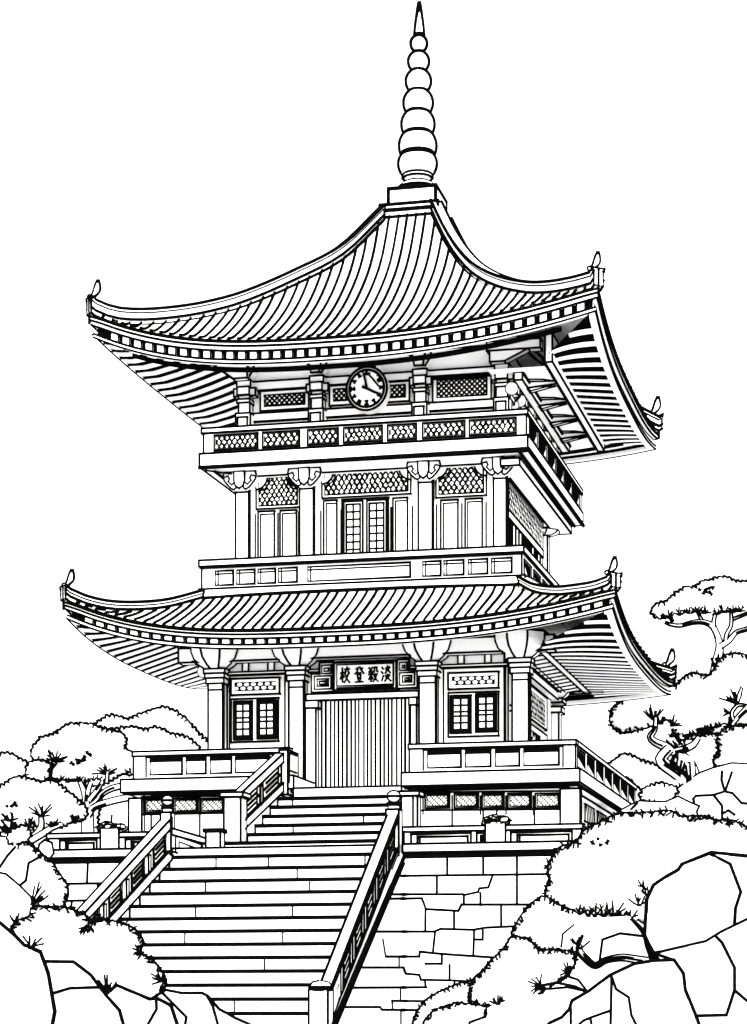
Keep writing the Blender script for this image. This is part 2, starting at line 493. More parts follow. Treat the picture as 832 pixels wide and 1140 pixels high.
# side wall of the clock storey: rails, posts, cove and brackets under the right eave
for (ya, yb) in ((-1.25, -.5), (-.1, .7), (1.1, 1.9)):
    m = M(); m.box(2.1, 2.16, ya, yb, z3(462), z3(440), 1.4)
    fretwork(m, ya, yb, z3(462), z3(440), SP(2.162), .12)
    m.build('fret_panel', clock_wall)
# cove boards + purlin
def soffit_z(k, c_along, dist):           # underside height of the eave at a plan point
    pass
XP = 3.2; zp = 10.65
cv = M()
cv.box(XP-.05, XP+.07, -3.15, 3.0, zp-.06, zp+.4, 1.8)
cv.face([(2.1, -2.6, zp+.03), (XP-.04, -2.6, zp+.03), (XP-.04, 2.95, zp+.03), (2.1, 2.95, zp+.03)], 0)
cv.ink([(XP-.1, -3.05, zp+.02), (XP-.1, 2.95, zp+.02)], 3.6)
cv.box(2.5, 2.64, -2.35, 2.8, zp-.1, zp+.03, 1.7)
cv.ink([(2.66, -2.35, zp+.0), (2.66, 2.8, zp+.0)], 2.4)
cove = cv.build('cove_board', clock_wall)
for y in (-1.62, -.42, .78, 1.98):
    m = M()
    m.hexa([(2.62, y-.16, zp-.09), (3.12, y-.05, zp-.02), (3.12, y+.05, zp-.02), (2.62, y+.16, zp-.09), (2.62, y-.16, zp+.02), (3.12, y-.05, zp+.03), (3.12, y+.05, zp+.03), (2.62, y+.16, zp+.02)], 1.6)
    m.ink([(2.64, y+.02, zp-.092), (2.9, y-.03, zp-.055), (3.08, y+.03, zp-.03)], 1.5)
    m.ink([(2.64, y-.3, zp+.025), (2.9, y-.24, zp+.02), (3.08, y-.08, zp+.02)], 1.6)
    m.build('bracket_arm', cove)
for y in (-1.95, -1.15, -.3, .55, 1.4, 2.2):
    m = M()
    m.box(2.14, 2.3, y-.1, y+.1, 10.12, 10.3, 1.5)
    m.box(2.14, 2.4, y-.2, y+.2, 10.3, 10.4, 1.5)
    m.box(2.14, 2.5, y-.1, y+.1, 10.4, zp-.1, 1.5)
    m.sph((2.44, y-.3, 10.44), .1, 1.5); m.sph((2.36, y+.3, 10.32), .09, 1.5)
    m.ink([(2.32, y-.12, 10.28), (2.36, y-.25, 10.36), (2.42, y-.3, 10.5)], 1.8); m.ink([(2.42, y+.2, 10.36), (2.48, y+.28, 10.46), (2.46, y+.38, 10.52)], 1.8)
    m.build('bracket_block', cove)
# corner brackets supporting the eave
cb = M()
pc = at(592, 398, -2.2)
cb.box(2.05, 2.95, -2.42, -2.22, z3(412), z3(402), 1.5)
cb.hexa([(2.1, -2.42, z3(424)), (2.35, -2.42, z3(424)), (2.35, -2.24, z3(424)), (2.1, -2.24, z3(424)), (2.1, -2.42, z3(412)), (2.75, -2.42, z3(412)), (2.75, -2.24, z3(412)), (2.1, -2.24, z3(412))], 1.5)
cb.build('corner_bracket', clock_wall); cb = M()
cb.box(-3.0, -2.1, -2.42, -2.22, z3(407), z3(399), 1.5)
cb.hexa([(-2.35, -2.42, z3(424)), (-2.1, -2.42, z3(424)), (-2.1, -2.24, z3(424)), (-2.35, -2.24, z3(424)), (-2.7, -2.42, z3(407)), (-2.1, -2.42, z3(407)), (-2.1, -2.24, z3(407)), (-2.7, -2.24, z3(407))], 1.5)
cb.build('corner_bracket', clock_wall)

# ---- clock
YC = -2.42
cc = at(408.5, 432.5, YC); pm = pxm(cc)
def CP(a, b, k=0): return V((cc.x+a*pm, YC-.008*k, cc.z+b*pm))
ck = M()
def disc(m, r, y0, y1, mat, n=40, jag=0):
    rows = [[V((cc.x+r*pm*(1+(jag if j % 5 == 0 else 0))*math.cos(2*math.pi*j/n), y, cc.z+r*pm*1.04*math.sin(2*math.pi*j/n))) for j in range(n)] for y in (y0, y1)]
    m.grid(rows, mat, True); m.face(rows[0], mat)
    return rows[0]
rim = disc(ck, 23.2, YC, -2.1, 0); ck.ink(rim, 2.0, True)
r2 = disc(ck, 20.6, YC-.004, YC, 0); ck.ink(r2, .6, True)
r3 = disc(ck, 19.2, YC-.008, YC, 0); ck.ink(r3, 1.0, True)
ck.ink([CP(-9, 23.5), CP(-3, 26), CP(3, 26), CP(9, 23.5)], 2.4)
for q in range(12):
    a = math.pi/2-q*math.pi/6
    if q == 1: continue
    r0_, r1_ = (15.4, 17.6) if q not in (6, 9) else (14, 17.8)
    tx, ty = -math.sin(a), math.cos(a)
    ck.ink([CP(math.cos(a)*r0_, math.sin(a)*r0_, 1), CP(math.cos(a)*r1_, math.sin(a)*r1_, 1)], 2.6)
    ck.ink([CP(math.cos(a)*r0_-tx*1.6, math.sin(a)*r0_-ty*1.6, 1), CP(math.cos(a)*r0_+tx*1.4, math.sin(a)*r0_+ty*1.4, 1)], 1.7)
    if q in (6, 7, 9, 2): ck.ink([CP(math.cos(a)*r1_-tx*2, math.sin(a)*r1_-ty*2, 1), CP(math.cos(a)*r1_+tx*2, math.sin(a)*r1_+ty*2, 1)], 1.6)
ck.ink([CP(3, 14.5, 1), CP(7, 10, 1), CP(10.5, 5.5, 1), CP(13.5, 2, 1), CP(16.5, 1.2, 1)], 1.5)
ck.ink([CP(12, 14, 1), CP(14.5, 12.5, 1), CP(17.5, 9, 1)], 1.2)
ck.ink([CP(-5, 19, 1), CP(-3, 16.5, 1), CP(4, 16.6, 1)], 1.2)
clock = ck.build('clock', pagoda)
for pts, w in (([(.3, -.2), (-1, 8), (-3, 15.5)], 1.9), ([(-3.8, 1.6), (.3, -.2), (7, -3.8), (15.2, -7.6)], 2.1)):
    m = M(); m.inkwave([CP(a, b, 3) for a, b in pts], [w*1.25]+[w]*(len(pts)-1))
    if pts[-1][0] > 0:
        m.face([CP(12.5, -6.2, 3), CP(17, -5.6, 3), CP(14.5, -11, 3)], 1)
    m.build('clock_hand', clock)

# ---- upper balcony
def zq(u, v, Y): return at(u, v, Y).z
b3 = M()
bz0, bz1, bz2, bz3 = 9.285, 9.51, 9.87, 9.94
b3.box(-2.82, 2.81, -2.82, 3.38, bz0, bz1, 2.0)
b3.ink([(-2.82, -2.82, bz0-.01), (2.82, -2.82, bz0-.01), (2.82, 3.38, bz0-.01)], 3.6)
b3.box(-2.76, 2.78, -2.78, 3.34, bz1, bz2-.012, 1.7)
b3.box(-2.79, 2.81, -2.81, 3.37, bz2-.012, bz3, 1.7)
b3.ink([(-2.62, -2.6, bz0-.04), (-2.62, 3.3, bz0-.04)], 2.6); b3.ink([(-2.74, -2.74, bz0-.04), (-2.3, -2.3, bz0-.04)], 1.5)
upper_balcony = b3.build('upper_balcony', pagoda)
for (u0, u1) in ((239, 287.5), (293, 334), (343, 377), (383, 426), (432, 464), (471, 518), (523, 575)):
    m = M(); x0, x1 = at(u0, 485, -2.78).x, at(u1, 485, -2.78).x
    za, zb = bz1+.05, bz2-.06
    m.box(x0, x1, -2.795, -2.7, za, zb, 1.6)
    fretwork(m, x0+.02, x1-.02, za+.02, zb-.02, FP(-2.797), .105)
    m.build('fretwork_panel', upper_balcony)
for q in range(6):
    m = M(); ya = -2.55+q*.97; yb = ya+.78
    m.box(2.74, 2.79, ya, yb, bz1+.03, bz2-.05, 1.5)
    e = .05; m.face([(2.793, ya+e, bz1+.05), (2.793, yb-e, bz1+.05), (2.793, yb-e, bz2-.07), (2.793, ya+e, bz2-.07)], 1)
    m.ink([(2.795, ya+.12, bz1+.06), (2.795, ya+.12, bz2-.1)], .1)
    m.face([(2.796, ya+.5, bz1+.08), (2.796, ya+.68, bz1+.08), (2.796, ya+.68, bz1+.2)], 0)
    m.build('balcony_opening', upper_balcony)
# balcony bearer lines on the right underside
ln = M()
ln.box(2.3, 2.62, -2.5, 3.2, 9.1, 9.22, 1.8)
ln.ink([(2.66, -2.7, bz0-.03), (2.66, 3.3, bz0-.03)], 3)
ln.build('bearer_beam', upper_balcony)

# ---- middle storey
Y2 = -2.24; W2 = -2.08
def z2f(v): return at(270, v, Y2).z
s2 = M()
s2.box(-2.16, 2.14, W2, 2.8, 7.0, 9.2, 1.6)
s2.box(-2.3, 2.2, -2.3, -2.05, z2f(521), 9.2, 1.5)
for u in (284.5, 309.7, 333, 357.5, 380, 435.5, 459.5, 486.5, 514.5, 541.5):
    x = at(u, 590, W2).x; s2.ink([(x, W2-.003, 7.1), (x, W2-.003, 8.6)], 1.4)
mid = s2.build('middle_storey_wall', pagoda)
cols2 = [(262.5, 277, 280.5, 268), (334, 349, 356, 342), (466, 481.5, 487, 473), (549.7, 563.8, 567, 557)]
for (ua, ub, uc, ucap) in cols2:
    m = M(); xa, xb = at(ua, 560, Y2).x, at(ub, 560, Y2).x
    m.box(xa, xb, Y2, Y2+.2, 7.1, z2f(541), 1.7)
    m.ink([(xb+.012, Y2+.02, 7.1), (xb+.012, Y2+.02, z2f(541))], 2.4)  # thick ink down the right side, drawn as the column's shadow line
    m.ink([(xa, Y2-.005, z2f(548)), (xb, Y2-.005, z2f(548))], 1.4)
    c = m.build('column', mid)
    x = (xa+xb)/2
    lobed_capital(x, -2.42, 9.275, 1.12).build('capital', c)
def bay(name, u0, u1, v0, v1, fret=True, cut=True):
    m = M(); x0, x1, za, zb = fx(u0, u1, v0, v1, W2)
    m.box(x0-.05, x1+.05, W2-.05, W2+.02, za-.05, zb+.05, 1.5)
    fretwork(m, x0, x1, za, zb, FP(W2-.055), .1)
    m.ink([(x0, W2-.056, za), (x1, W2-.056, za), (x1, W2-.056, zb), (x0, W2-.056, zb)], 1.6, True)
    if cut:          # rounded pale corner pieces beside the capitals
        for (xc, sg) in ((x0, 1), (x1, -1)):
            c = [V((xc-sg*.04, W2-.066, zb+.04))]+[V((xc-sg*.04+sg*.2*math.cos(a), W2-.066, zb+.04-.24*math.sin(a))) for a in [math.pi/2*j/8 for j in range(9)]]
            m.face(c, 0); m.ink(c[1:], 1.6)
            m.ink([p+V((sg*.035, -.002, -.035)) for p in c[1:]], 1.0)
    return m.build(name, mid)
bay('fret_window', 289.5, 332, 531.5, 563); bay('fret_window', 362.7, 455, 524, 549.5); bay('fret_window', 489.6, 539, 518.5, 550)
for (u0, u1, v0, v1) in ((288.5, 306.5, 570, 622), (313, 331, 569, 621), (361.5, 376, 558, 616), (438.5, 454.5, 555, 613), (491.7, 510.7, 557.5, 612), (518.8, 537.7, 556, 611)):
    m = M(); x0, x1, za, zb = fx(u0, u1, v0, v1, W2); za = 7.2
    m.box(x0, x1, W2-.05, W2+.02, za, zb, 1.7)
    m.ink([(x0+.045, W2-.052, za), (x0+.045, W2-.052, zb-.05), (x1-.02, W2-.052, zb-.05)], 1.2)
    m.build('door_panel', mid)
dr = M(); x0, x1, za, zb = fx(382, 433.5, 556, 617, W2)
dr.box(x0, x1, W2-.06, W2+.02, 7.2, zb, 1.7); door2 = dr.build('lattice_door', mid)
for (u0, u1) in ((384.5, 405.3), (410, 431.5)):
    m = M(); x0, x1 = at(u0, 585, W2).x, at(u1, 585, W2).x; zt = zb-.04
    m.box(x0, x1, W2-.085, W2-.05, 7.25, zt, 1.6)
    m.ink([(x0+.045, W2-.088, 7.2), (x0+.045, W2-.088, zt-.05), (x1-.045, W2-.088, zt-.05), (x1-.045, W2-.088, 7.2)], 1.8)
    m.ink([((x0+x1)/2, W2-.088, 7.2), ((x0+x1)/2, W2-.088, zt-.05)], 1.6)
    for q in range(1, 7):
        z = zt-.05-q*.128; m.ink([(x0+.045, W2-.088, z), (x1-.045, W2-.088, z)], 1.5)
    m.build('door_leaf', door2)
# right flank of the middle storey
fl = M(); XS = 2.14
zT, zB = z2f(532), z2f(566)
fl.box(XS-.02, XS+.03, -1.95, 2.6, zB, zT, 1.6); fretwork(fl, -1.88, 2.5, zB+.03, zT-.03, SP(XS+.032), .17)
fl.build('flank_fret_window', mid)
fl = M()
fl.box(XS-.02, XS+.04, -1.95, 2.6, zB-.13, zB, 1.5)
for q in range(14):
    y = -1.9+q*.33
    fl.box(XS-.02, XS+.025, y, y+.2, 7.0, zB-.14, 1.3)
    if q in (2, 3, 7, 8, 9, 11): fl.ink([(XS+.027, y+.1, 7.0), (XS+.027, y+.1, zB-.16)], 2.2)
fl.build('flank_panel', mid)
m = M(); m.box(2.02, 2.24, 2.75, 2.95, 7.0, z2f(545), 1.6); m.ink([(2.13, 2.74, 7.0), (2.13, 2.74, z2f(545))], 1.6); c = m.build('column', mid)
k = capital(2.13, 2.85, z2f(545), 9.1, .14, .32); k.build('capital', c)

# ---- middle balustrade on the lower roof
b2 = M()
b2.box(-2.84, 2.74, -2.79, 3.15, 7.605, 7.71, 1.8)
b2.box(-2.80, 2.70, -2.755, 3.11, 7.22, 7.605, 1.7)
b2.box(-2.84, 2.76, -2.80, 3.16, 7.08, 7.22, 1.7)
b2.ink([(-2.82, -2.80, 7.57), (2.72, -2.80, 7.57)], 1.2)
mid_balcony = b2.build('middle_balustrade', pagoda)
for (u0, u1, va, vb) in ((240, 260, 635, 649.5), (264, 284, 634, 648), (287.5, 307, 633, 647), (310.5, 331, 631.5, 646), (343, 457, 628, 645), (471, 491, 626.5, 639.5), (494.5, 516.5, 625.5, 638.5), (521.5, 543, 624.5, 637.5), (547.5, 570, 623.5, 636.5)):
    m = M(); x0, x1, za, zb = fx(u0, u1, va, vb, -2.755); za, zb = 7.28, 7.52
    m.ink([(x0, -2.757, za), (x1, -2.757, za), (x1, -2.757, zb), (x0, -2.757, zb)], 2.0, True)
    m.face([(x0, -2.757, za), (x1, -2.757, za), (x1, -2.757, zb), (x0, -2.757, zb)], 0)
    m.ink([(x0, -2.758, zb-.05), (x1, -2.758, zb-.05)], 1.3)
    m.ink([(x0+.05, -2.758, za), (x0+.05, -2.758, zb)], 1.2)
    m.build('balustrade_panel', mid_balcony)
for q in range(6):
    m = M(); ya = -2.6+q*.95; yb = ya+.72
    m.box(2.66, 2.712, ya, yb, 7.28, 7.52, 1.4)
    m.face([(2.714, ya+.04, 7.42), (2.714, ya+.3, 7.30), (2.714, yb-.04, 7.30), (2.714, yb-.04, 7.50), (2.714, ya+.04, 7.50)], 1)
    m.build('balustrade_panel', mid_balcony)

# ---- ground storey
Y1 = -2.61; W1 = -2.38
def z1f(v): return at(240, v, Y1).z
s1 = M()
FL = 3.70
s1.box(-2.42, 2.36, W1, 2.6, FL-.1, 6.55, 1.6)
s1.box(-3.25, 3.22, -2.66, -2.42, z1f(737), z1f(721), 1.6)           # eave beam
s1.box(-2.45, 2.42, -2.50, -2.38, z1f(751), z1f(748), 1.3)
for u in (253.5, 317.5, 321.5, 494, 561.5, 566):
    x = at(u, 790, W1).x; s1.ink([(x, W1-.003, FL), (x, W1-.003, z1f(751))], 1.4)
ground_wall = s1.build('ground_storey_wall', pagoda)
cols1 = [(232, 248), (322, 338), (467, 485), (570.5, 588.5)]
for (ua, ub) in cols1:
    m = M(); xa, xb = at(ua, 800, Y1).x, at(ub, 800, Y1).x
    m.box(xa, xb, Y1, Y1+.22, FL-.1, z1f(760), 1.7)
    m.ink([(xb+.012, Y1+.02, FL), (xb+.012, Y1+.02, z1f(762))], 2.4)  # shadow line inked along the right side of the column
    m.ink([(xa, Y1-.005, z1f(768)), (xb, Y1-.005, z1f(768))], 1.4)
    m.box(xa-.045, xb+.045, Y1-.05, Y1+.25, z1f(755), z1f(750), 1.4)
    m.box(xa-.03, xb+.03, Y1-.03, Y1+.25, z1f(761), z1f(755), 1.4)
    m.box(xa-.06, xb+.06, Y1-.07, Y1+.25, z1f(750), z1f(745), 1.5)
    c = m.build('column', ground_wall)
    x = (xa+xb)/2
    capital(x, Y1+.1, z1f(745), z1f(717), .17, .45, 1.8).build('capital', c)
for u in (273.5, 302, 513.5, 543.5):
    m = M(); m.fbox(u-3.5, u+3.5, 736-.04*(u-240)*.9, 749-.04*(u-240)*.9, W1-.04, .06, 1.4); m.build('strut', ground_wall)
def lattice_light(u0, u1, v0, v1):
    m = M(); x0, x1, za, zb = fx(u0, u1, v0, v1, W1)
    m.box(x0, x1, W1-.06, W1+.02, za, zb, 1.8); e = .06
    m.face([(x0+e, W1-.063, za+e), (x1-e, W1-.063, za+e), (x1-e, W1-.063, zb-e), (x0+e, W1-.063, zb-e)], 1)
    xi0, xi1, zi0, zi1 = x0+e, x1-e, za+e, zb-e
    n = max(4, int((xi1-xi0)/.12))
    for r in range(2):
        for q in range(n):
            cx = lerp(xi0, xi1, (q+.5+(.25 if r else -.25))/n); cz = lerp(zi0, zi1, .3+.42*r)
            m.face([(cx+.045*math.cos(a), W1-.067, cz+.03*math.sin(a)) for a in [2*math.pi*j/8 for j in range(8)]], 0)
    return m.build('transom_panel', ground_wall)
lattice_light(258.6, 312.4, 755.5, 773.5); lattice_light(500, 556, 749, 767)
def window(u0, u1, v0, v1, leaves):
    m = M(); x0, x1, za, zb = fx(u0, u1, v0, v1, W1)
    m.box(x0, x1, W1-.05, W1+.02, za, zb, 1.7); w = m.build('window', ground_wall)
    for (ua, ub, va, vb) in leaves:
        m = M(); x0, x1, za, zb = fx(ua, ub, va, vb, W1)
        m.box(x0, x1, W1-.08, W1, za, zb, 1.8, 0); e = .035
        m.face([(x0+.01, W1-.083, za+.01), (x1-.01, W1-.083, za+.01), (x1-.01, W1-.083, zb-.01), (x0+.01, W1-.083, zb-.01)], 1)
        e = .055
        for i in range(2):
            for j in range(5):
                if j == 2: hs, he = .44, .56
                else: hs = [0, .22, .44, .58, .79][j]; he = [.2, .42, .56, .77, 1][j]
                xa = lerp(x0+e, x1-e, i*.56+.03); xb = lerp(x0+e, x1-e, i*.56+.40)
                zc = lerp(za+e, zb-e, hs+.035); zd = lerp(za+e, zb-e, he-.02)
                m.face([(xa, W1-.088, zc), (xb, W1-.088, zc), (xb, W1-.088, zd), (xa, W1-.088, zd)], 0)
        m.build('window_leaf', w)
window(258.6, 311, 778, 826, [(262, 282.5, 781.5, 823.6), (288, 309, 780.5, 822.6)])
window(500, 556, 771, 820, [(503, 525.5, 775, 816.5), (531, 553.7, 773.5, 815)])
# doorway
dm = M(); x0, x1, za, zb = fx(359.7, 457, 779, 877, W1)
dm.box(x0, x1, W1-.07, W1+.02, FL-.05, zb, 1.8)
n = 21
for q in range(1, n):
    x = lerp(x0, x1, q/n)+random.uniform(-.012, .012)
    dm.ink([(x, W1-.073, FL+(random.choice((0, 0, 0, .1, .2)) if q % 4 == 0 else 0)), (x, W1-.073, zb)], random.uniform(1.4, 2.1))
dm.ink([(x0+.07, W1-.073, FL), (x0+.07, W1-.073, zb)], 2.2); dm.ink([(x1-.07, W1-.073, FL), (x1-.07, W1-.073, zb)], 2.2)
door = dm.build('plank_door', ground_wall)
for (ua, ub, ut) in ((343, 354.5, 1), (459.5, 466, -1)):
    m = M(); x0, x1 = at(ua, 830, W1).x, at(ub, 830, W1).x
    m.box(x0, x1, W1-.16, W1-.0, FL-.05, z1f(791), 1.7); m.box(x0-.02, x1+.05 if ut > 0 else x1+.01, W1-.19, W1, z1f(791), z1f(783), 1.5)
    m.build('door_post', ground_wall)
lm = M(); lm.fbox(341, 466, 771, 778, W1-.1, .1, 1.5); lm.build('lintel', ground_wall)
# name board with four characters
nb = M(); YB = W1-.2
x0, x1, za, zb = fx(372, 441.5, 736.5, 767.5, YB)
nb.box(x0, x1, YB, W1, za, zb, 2.0)
xi0, xi1, zi0, zi1 = x0+.05, x1-.05, za+.07, zb-.04
nb.ink([(xi0, YB-.003, zi0), (xi1, YB-.003, zi0), (xi1, YB-.003, zi1), (xi0, YB-.003, zi1)], 1.6, True)
nb.ink([(xi0, YB-.003, zi0-.035), (xi1, YB-.003, zi0-.035)], 1.6)
board = nb.build('name_board', pagoda)
G = [  # strokes of the four characters in a unit square
 [[(.05, .62), (.4, .66)], [(.22, .95), (.24, .05)], [(.2, .55), (.02, .25)], [(.26, .55), (.4, .35)], [(.5, .85), (.98, .88)], [(.72, 1), (.74, .85)], [(.6, .75), (.5, .58)], [(.82, .75), (.95, .6)], [(.85, .55), (.62, .2), (.42, .02)], [(.55, .5), (.75, .2), (1, .0)]],
 [[(.2, .85), (.45, .95), (.3, .7), (.05, .52)], [(.6, .95), (.75, .75), (1, .55)], [(.85, .9), (.7, .78)], [(.35, .6), (.68, .6)], [(.32, .5), (.68, .5), (.66, .3), (.34, .3), (.32, .5)], [(.38, .25), (.45, .08)], [(.66, .25), (.58, .08)], [(.1, .02), (.92, .04)]],
 [[(.05, .9), (.45, .6)], [(.42, .92), (.05, .62)], [(.02, .48), (.5, .5)], [(.26, .62), (.27, .02)], [(.22, .4), (.04, .15)], [(.3, .4), (.46, .2)], [(.62, .92), (.58, .62)], [(.62, .92), (.88, .92), (.88, .68), (.98, .66)], [(.56, .48), (.9, .5), (.7, .2), (.48, .02)], [(.6, .4), (.8, .15), (1, .02)]],
 [[(.05, .9), (.18, .78)], [(.0, .62), (.14, .52)], [(.04, .05), (.22, .38)], [(.62, .98), (.6, .75), (.4, .52)], [(.45, .85), (.5, .72)], [(.85, .92), (.72, .76)], [(.62, .75), (.9, .55)], [(.62, .46), (.58, .22), (.34, .02)], [(.44, .38), (.48, .24)], [(.86, .42), (.72, .28)], [(.62, .25), (.98, .02)]]]
for gi, g in enumerate(G):
    m = M(); gx = lerp(xi0, xi1, [.06, .31, .56, .79][gi]); gw = (xi1-xi0)*.17; gz = zi0+.05; gh = (zi1-zi0)*.74
    for st in g: m.ink([(gx+a*gw, YB-.008, gz+b*gh) for a, b in st], 1.45)
    m.build('written_character', board)
for (ua, ub, ul) in ((347, 371.5, 0), (442.6, 465, 1)):
    m = M(); x0, x1, za, zb = fx(ua, ub, 737.5 if not ul else 734, 770.5 if not ul else 766, YB+.06); 
    xs = x0+.14 if not ul else x1-.14; zm = lerp(za, zb, .62)
    # stepped outline
    if not ul: o = [(x0, za), (x1, za), (x1, zb), (xs, zb), (xs, zm), (x0, zm)]
    else: o = [(x0, za), (x1, za), (x1, zm), (xs, zm), (xs, zb), (x0, zb)]
    fr = [V((a, YB+.06, b)) for a, b in o]; bk = [p+V((0, .1, 0)) for p in fr]
    m.face(fr, 0); m.grid([fr, bk], 0, True); m.ink(fr, 2.0, True)
    def rr(a0, a1, b0, b1, w=1.5): m.ink([V((a0, YB+.057, b0)), V((a1, YB+.057, b0)), V((a1, YB+.057, b1)), V((a0, YB+.057, b1))], w, True)
    if not ul:
        rr(x0+.05, x1-.04, za+.05, zm-.04); rr(x0+.1, x1-.09, za+.1, zm-.09); rr(x0+.14, x1-.13, za+.13, zm-.13, 1.8)
        rr(xs+.04, x1-.04, zm+.0, zb-.05); rr(xs+.08, x1-.08, zm+.04, zb-.1)
    else:
        rr(x0+.04, x1-.05, za+.05, zm-.04); rr(x0+.09, x1-.1, za+.1, zm-.09); rr(x0+.13, x1-.14, za+.13, zm-.13, 1.8)
        rr(x0+.04, xs-.04, zm+.0, zb-.05); rr(x0+.08, xs-.08, zm+.04, zb-.1)
    m.build('fret_ornament', board)
# right flank of the ground storey
XF = 2.36
m = M(); m.box(XF-.02, XF+.05, -2.0, 1.6, z1f(790), z1f(752), 1.6); fretwork(m, -1.8, 1.4, z1f(787), z1f(757), SP(XF+.052), .16); m.build('flank_fret_window', ground_wall)
m = M(); m.box(XF-.02, XF+.05, -2.0, 1.6, FL, z1f(796), 1.6); m.face([(XF+.053, -1.45, FL), (XF+.053, .9, FL), (XF+.053, .9, z1f(802)), (XF+.053, -1.45, z1f(802))], 1)
for q in range(26):
    a, z = random.uniform(-1.35, .75), random.uniform(FL+.1, z1f(808))
    m.face([(XF+.06, a, z), (XF+.06, a+.13, z+.03), (XF+.06, a+.1, z+.12)], 0)
m.ink([(XF+.06, -.3, FL), (XF+.06, -.3, z1f(803))], 2.5)
m.build('flank_window', ground_wall)
m = M(); m.box(2.22, 2.5, 2.45, 2.7, FL-.1, z1f(755), 1.6); m.ink([(2.35, 2.44, FL), (2.35, 2.44, z1f(755))], 1.6)
m.box(2.16, 2.56, 2.38, 2.76, z1f(762), z1f(755), 1.5); m.box(2.14, 2.58, 2.36, 2.78, z1f(750), z1f(745), 1.5)
c = m.build('column', ground_wall); capital(2.36, 2.57, z1f(745), z1f(721), .18, .42, 1.5).build('capital', c)
m = M()
m.box(2.36, 2.62, -2.5, 2.6, z1f(737), z1f(724), 1.5); m.box(2.36, 2.5, -2.5, 2.6, z1f(747), z1f(738), 1.5)
m.box(2.5, 3.3, 2.45, 2.65, z1f(737), z1f(724), 1.5)
m.box(2.95, 3.07, -2.6, 2.6, 6.0, 6.2, 1.7)
m.hexa([(2.55, -2.5, z1f(738)), (2.98, -2.5, 6.05), (2.98, 2.6, 6.05), (2.55, 2.6, z1f(738)), (2.55, -2.5, z1f(738)+.05), (2.98, -2.5, 6.1), (2.98, 2.6, 6.1), (2.55, 2.6, z1f(738)+.05)], 1.4)
for q in range(12): m.ink([(2.55, -2.3+q*.4, z1f(738)-.004), (2.98, -2.3+q*.4, 6.046)], 1.8)
m.build('eave_beam', ground_wall)
m = M()
m.hexa([(2.4, -2.66, z1f(746)), (2.62, -2.66, z1f(746)), (2.62, -2.46, z1f(746)), (2.4, -2.46, z1f(746)), (2.4, -2.66, z1f(736)), (2.95, -2.66, z1f(736)), (2.95, -2.46, z1f(736)), (2.4, -2.46, z1f(736))], 1.5)
m.sph((2.75, -2.5, z1f(748)), .1, 1.3); m.sph((2.5, -2.3, z1f(752)), .1, 1.3); m.build('corner_bracket', ground_wall); m = M()
m.hexa([(-2.75, -2.66, z1f(746)), (-2.5, -2.66, z1f(746)), (-2.5, -2.46, z1f(746)), (-2.75, -2.46, z1f(746)), (-3.0, -2.66, z1f(736)), (-2.5, -2.66, z1f(736)), (-2.5, -2.46, z1f(736)), (-3.0, -2.46, z1f(736))], 1.5)
m.sph((-2.85, -2.5, z1f(746)), .1, 1.3)
m.build('corner_bracket', ground_wall)

# ---- platform: slab, parapets, base wall
YS = -3.84; YP = -3.71
pl = M()
SZ0, SZ1, CT = 3.70, 3.915, 4.385
xl0, xl1 = -3.87, at(264, 873, YS).x+.0
xr0, xr1 = at(447, 866, YS).x, 3.82
xin = at(328, 860, YP).x
for (a, b) in ((xl0, at(327, 873, YS).x), (xr0, xr1)):
    pl.box(a, b, YS, 4.1, SZ0, SZ1, 1.8)
    pl.ink([(a+.05, YS+.09, SZ0-.015), (b-.06, YS+.09, SZ0-.015), (b-.06, 4.0, SZ0-.015)], 3.4)
pl.box(-3.5, 3.55, -3.35, 4.0, GROUND, SZ0-.03, 1.7)
pl.box(at(327, 873, YS).x, xr0, -3.84, -2.3, SZ0-.35, SZ0+.005, 1.7)
platform = pl.build('platform', pagoda)
def parapet(x0, x1, y0, y1, openings, side=False):
    m = M(); m.box(x0, x1, y0, y1, SZ1, CT-.075, 1.7); m.box(x0-.015, x1+.015, y0-.015, y1+.015, CT-.075, CT, 1.7)
    p = m.build('parapet', platform); return p
pL = parapet(-3.69, at(322, 850, YP).x, YP, YP+.15, None)
pR = parapet(at(456, 843, YP).x, 3.73, YP, YP+.15, None)
parapet(3.58, 3.73, YP+.15, 4.05, None); parapet(-3.69, -3.54, YP+.15, 4.05, None)
def fopen(par, u0, u1):
    m = M(); x0, x1 = at(u0, 845, YP).x, at(u1, 845, YP).x; za, zb = SZ1+.08, CT-.13
    m.ink([(x0, YP-.003, za), (x1, YP-.003, za), (x1, YP-.003, zb), (x0, YP-.003, zb)], 2.0, True)
    m.face([(x0, YP-.003, za), (x1, YP-.003, za), (x1, YP-.003, zb), (x0, YP-.003, zb)], 0)
    m.ink([(x0, YP-.005, zb-.035), (x1, YP-.005, zb-.035)], 2.0)
    m.build('parapet_panel', par)
for a, b in ((167.5, 203), (207.7, 229.5), (234.5, 258), (262.5, 300)): fopen(pL, a, b)
for a, b in ((476.5, 513.5), (518.5, 546.5), (552, 578.5), (583.5, 622.5)): fopen(pR, a, b)
def frame_line(par, u0, u1):
    m = M(); x0, x1 = at(u0, 845, YP).x, at(u1, 845, YP).x
    m.ink([(x0, YP-.004, SZ1+.05), (x0, YP-.004, CT-.1), (x1, YP-.004, CT-.1), (x1, YP-.004, SZ1+.05)], 1.5); m.build('panel_frame', par)
frame_line(pL, 163, 304); frame_line(pR, 471.5, 627)
